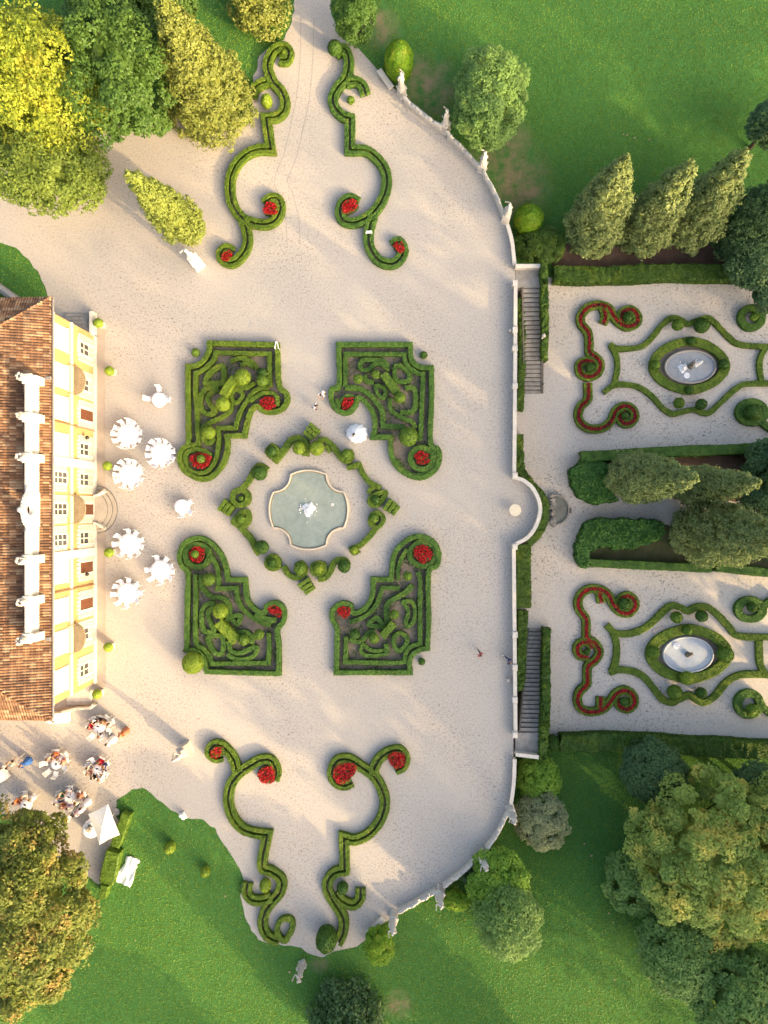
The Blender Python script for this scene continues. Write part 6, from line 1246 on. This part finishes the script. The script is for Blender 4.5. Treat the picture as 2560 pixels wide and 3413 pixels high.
# serving table, side tables, parasol and cloths
def cloth_table(label, c, uv, w_, d_, a, h=.76):
    x, y = at(c, *uv, h); e = empty('serving_table', (x, y, 0), label, 'table', 'rectangular tables'); e.rotation_euler = (0, 0, a); B().add(bbox(-w_ / 2, w_ / 2, -d_ / 2, d_ / 2, h - .03, h, .005)).part('tabletop', WOODW, e)
    for sx in (-1, 1):
        for sy in (-1, 1): B().add(cyl((sx * w_ * .4, sy * d_ * .35, 0), (sx * w_ * .4, sy * d_ * .35, h - .03), .025, .025, 8)).part('leg', WOODW, e)
    n = 40; P = []; 
    for t in np.arange(n) / n * 2 * math.pi: k = 1 / max(abs(math.cos(t)) , abs(math.sin(t))); P.append((math.cos(t) * k, math.sin(t) * k))
    P = np.array(P); L0 = P * (w_ / 2, d_ / 2); wob = 1 + .04 * np.sin(np.arange(n) * 1.9)[:, None]; V = np.concatenate([np.c_[L0, np.full(n, h + .008)], np.c_[L0 * 1.015, np.full(n, h - .03)], np.c_[L0 * wob * 1.04, np.full(n, .12)], [[0, 0, h + .008]]]); i = np.arange(n); j = (i + 1) % n
    o = B().add((V, [np.stack([np.full(n, 3 * n), i, j], 1), np.stack([i + n, j + n, j, i], 1), np.stack([i + 2 * n, j + 2 * n, j + n, i + n], 1)])).top('tablecloth', WHITE, 'white cloth on the ' + label, 'tablecloth', 'white tablecloths', loc=(0, 0, 0)); o.location = (x, y, 0); o.rotation_euler = (0, 0, a); return x, y
tx, ty = cloth_table('long serving table beside the lower villa corner', GP, (645, 48), 1.45, .85, .1)
for k in range(5): o = pp.copy(); COL.objects.link(o); o.location = (tx - .5 + k * .24, ty + .1 * (k % 2), .772); o['label'] = 'plate on the long serving table beside the lower villa corner'; o['category'] = 'plate'; o['group'] = 'plates on the serving table'
x, y = at(GP, 575, 95, .8); person('bend', x, y, .3, Wt, Bn, 'waiter in white bending at the long serving table', HAIRB, 'standing wedding guests')
cloth_table('white table cut off by the left frame edge', GP, (-5, 695), .9, .9, .6)
x, y = at(GP, 1000, 1280, .76); table('round drinks table tucked under the white parasol', 'white cloth on the round drinks table under the parasol', x, y, .72, drop=.6, group='round guest tables')
o = B().add(bbox(-.2, .2, -.16, .16, 0, .14, .02)).add(bbox(-.17, .17, -.13, .13, .142, .2, .02)).top('wooden_crate', mat_plain('pale_crate', (.42, .36, .27)), 'beige crate standing on the drinks table', 'crate', loc=(0, 0, 0)); o.location = (x - .12, y + .0, .762); o.rotation_euler = (0, 0, -.6)
for k in range(5): o = B().add(lathe([(0, 0), (.04, 0), (.04, .2), (.015, .26), (.015, .31), (0, .31)], 10)).top('wine_bottle', mat_plain('dark_bottle', (.02, .03, .02), .2), 'dark bottle standing on the drinks table', 'bottle', 'bottles on the drinks table', loc=(0, 0, 0)); o.location = (x - .1 + .13 * (k % 3), y + .30 + .1 * (k // 3), .762)
cor = [G(*GP(*p), 2.45) for p in [(975, 1105), (1195, 993), (1327, 1335), (1100, 1447)]]; ax, ay = np.mean(cor, 0); e = empty('parasol', (ax, ay, 0), 'large off-white rectangular parasol over the drinks table', 'parasol')
C2 = [np.array(p) - (ax, ay) for p in cor]; pts = []; ed = []
nn = 10; V = []; F = []
for s in range(4):
    a, b_ = C2[s], C2[(s + 1) % 4]
    for r_ in range(nn + 1):
        for q in range(nn + 1):
            p = (a + (b_ - a) * q / nn) * (r_ / nn); sag = .10 * math.sin(math.pi * q / nn) * (r_ / nn) ; p = p * (1 - .05 * math.sin(math.pi * q / nn) * (r_ / nn)); V.append((p[0], p[1], 2.80 - .34 * (r_ / nn) - sag * .3))
    o0 = s * (nn + 1) ** 2
    for r_ in range(nn):
        for q in range(nn): k = o0 + r_ * (nn + 1) + q; F.append((k, k + nn + 1, k + nn + 2, k + 1))
B().add((np.array(V), np.array(F))).part('canopy', mat_plain('canvas', (.76, .73, .66), .8), e); B().add(cyl((0, 0, 0), (0, 0, 2.84), .03, .03, 10)).part('pole', WOODW, e); B().add(lathe([(0, 0), (.3, 0), (.3, .06), (.05, .09), (0, .09)], 20)).part('base', STONE, e); rb = B()
for p in C2: rb.add(cyl((0, 0, 2.74), (p[0] * .97, p[1] * .97, 2.42), .012, .012, 5))
rb.part('rib', WOODW, e)
P = [G(*GP(*p), .15) for p in [(1390,1572),(1455,1578),(1548,1618),(1545,1645),(1512,1668),(1520,1700),(1495,1735),(1480,1800),(1468,1860),(1437,1930),(1400,1905),(1330,1880),(1275,1868),(1290,1810),(1312,1740),(1345,1690),(1375,1650),(1378,1610)]]
xs = np.array(P); gx, gy = np.meshgrid(np.arange(xs[:, 0].min(), xs[:, 0].max() + .06, .06), np.arange(xs[:, 1].min(), xs[:, 1].max() + .06, .06)); n = gx.shape[1]; u = (gx * .55 + gy * .83) ; v = (gx * .83 - gy * .55); gz = .10 + .05 * np.sin(v * 6 + 1.2 * np.sin(u * 2)) + .03 * np.sin(v * 13 + u * 3) + .02 * rng.normal(0, .3, gx.shape)
ins = np.array([[inside(P, gx[j, i], gy[j, i]) for i in range(n)] for j in range(gx.shape[0])]); q = [(j * n + i, j * n + i + 1, (j + 1) * n + i + 1, (j + 1) * n + i) for j in range(gx.shape[0] - 1) for i in range(n - 1) if ins[j, i] and ins[j + 1, i] and ins[j, i + 1] and ins[j + 1, i + 1]]
b = B().add((np.stack([gx, gy, gz], -1).reshape(-1, 3), np.array(q))); c = xs.mean(0); b.add(prism([tuple(c + (p - c) * .93) for p in xs], -.02, .05)); b.top('white_sheet', WHITE, 'crumpled white sheet lying on the lawn beside the hedge block', 'sheet', smooth_=True)
# small white things standing among the hedges
x, y = at(TS, 1255, 1550, .8); e = empty('white_bench', (x, y, 0), 'small white bench-like stand set across the double hedge scroll', 'stand'); B().add(bbox(-.28, .28, -.05, .05, .70, .76, .01)).add(bbox(-.26, .26, .07, .12, .78, .83, .01)).part('top_rail', WHITE, e)
for s in (-1, 1): B().add(cyl((s * .24, 0, 0), (s * .24, 0, .72), .02, .02, 6)).part('leg', WHITE, e)
x, y = at(Q1, 1200, 165, 1.0); e = empty('white_stand', (x, y, 0), 'white A-frame stand at the corner of the parterre hedge', 'stand')
for s in (-1, 1): B().add(rotz(bbox(-.035, .035, -.32, .32, .95, 1.0, .01), s * .22, (0, 0), (s * .10, 0, 0))).part('side_rail', WHITE, e); B().add(cyl((s * .15, -.25, 0), (s * .15, -.25, .95), .018, .018, 6)).part('leg', WHITE, e)
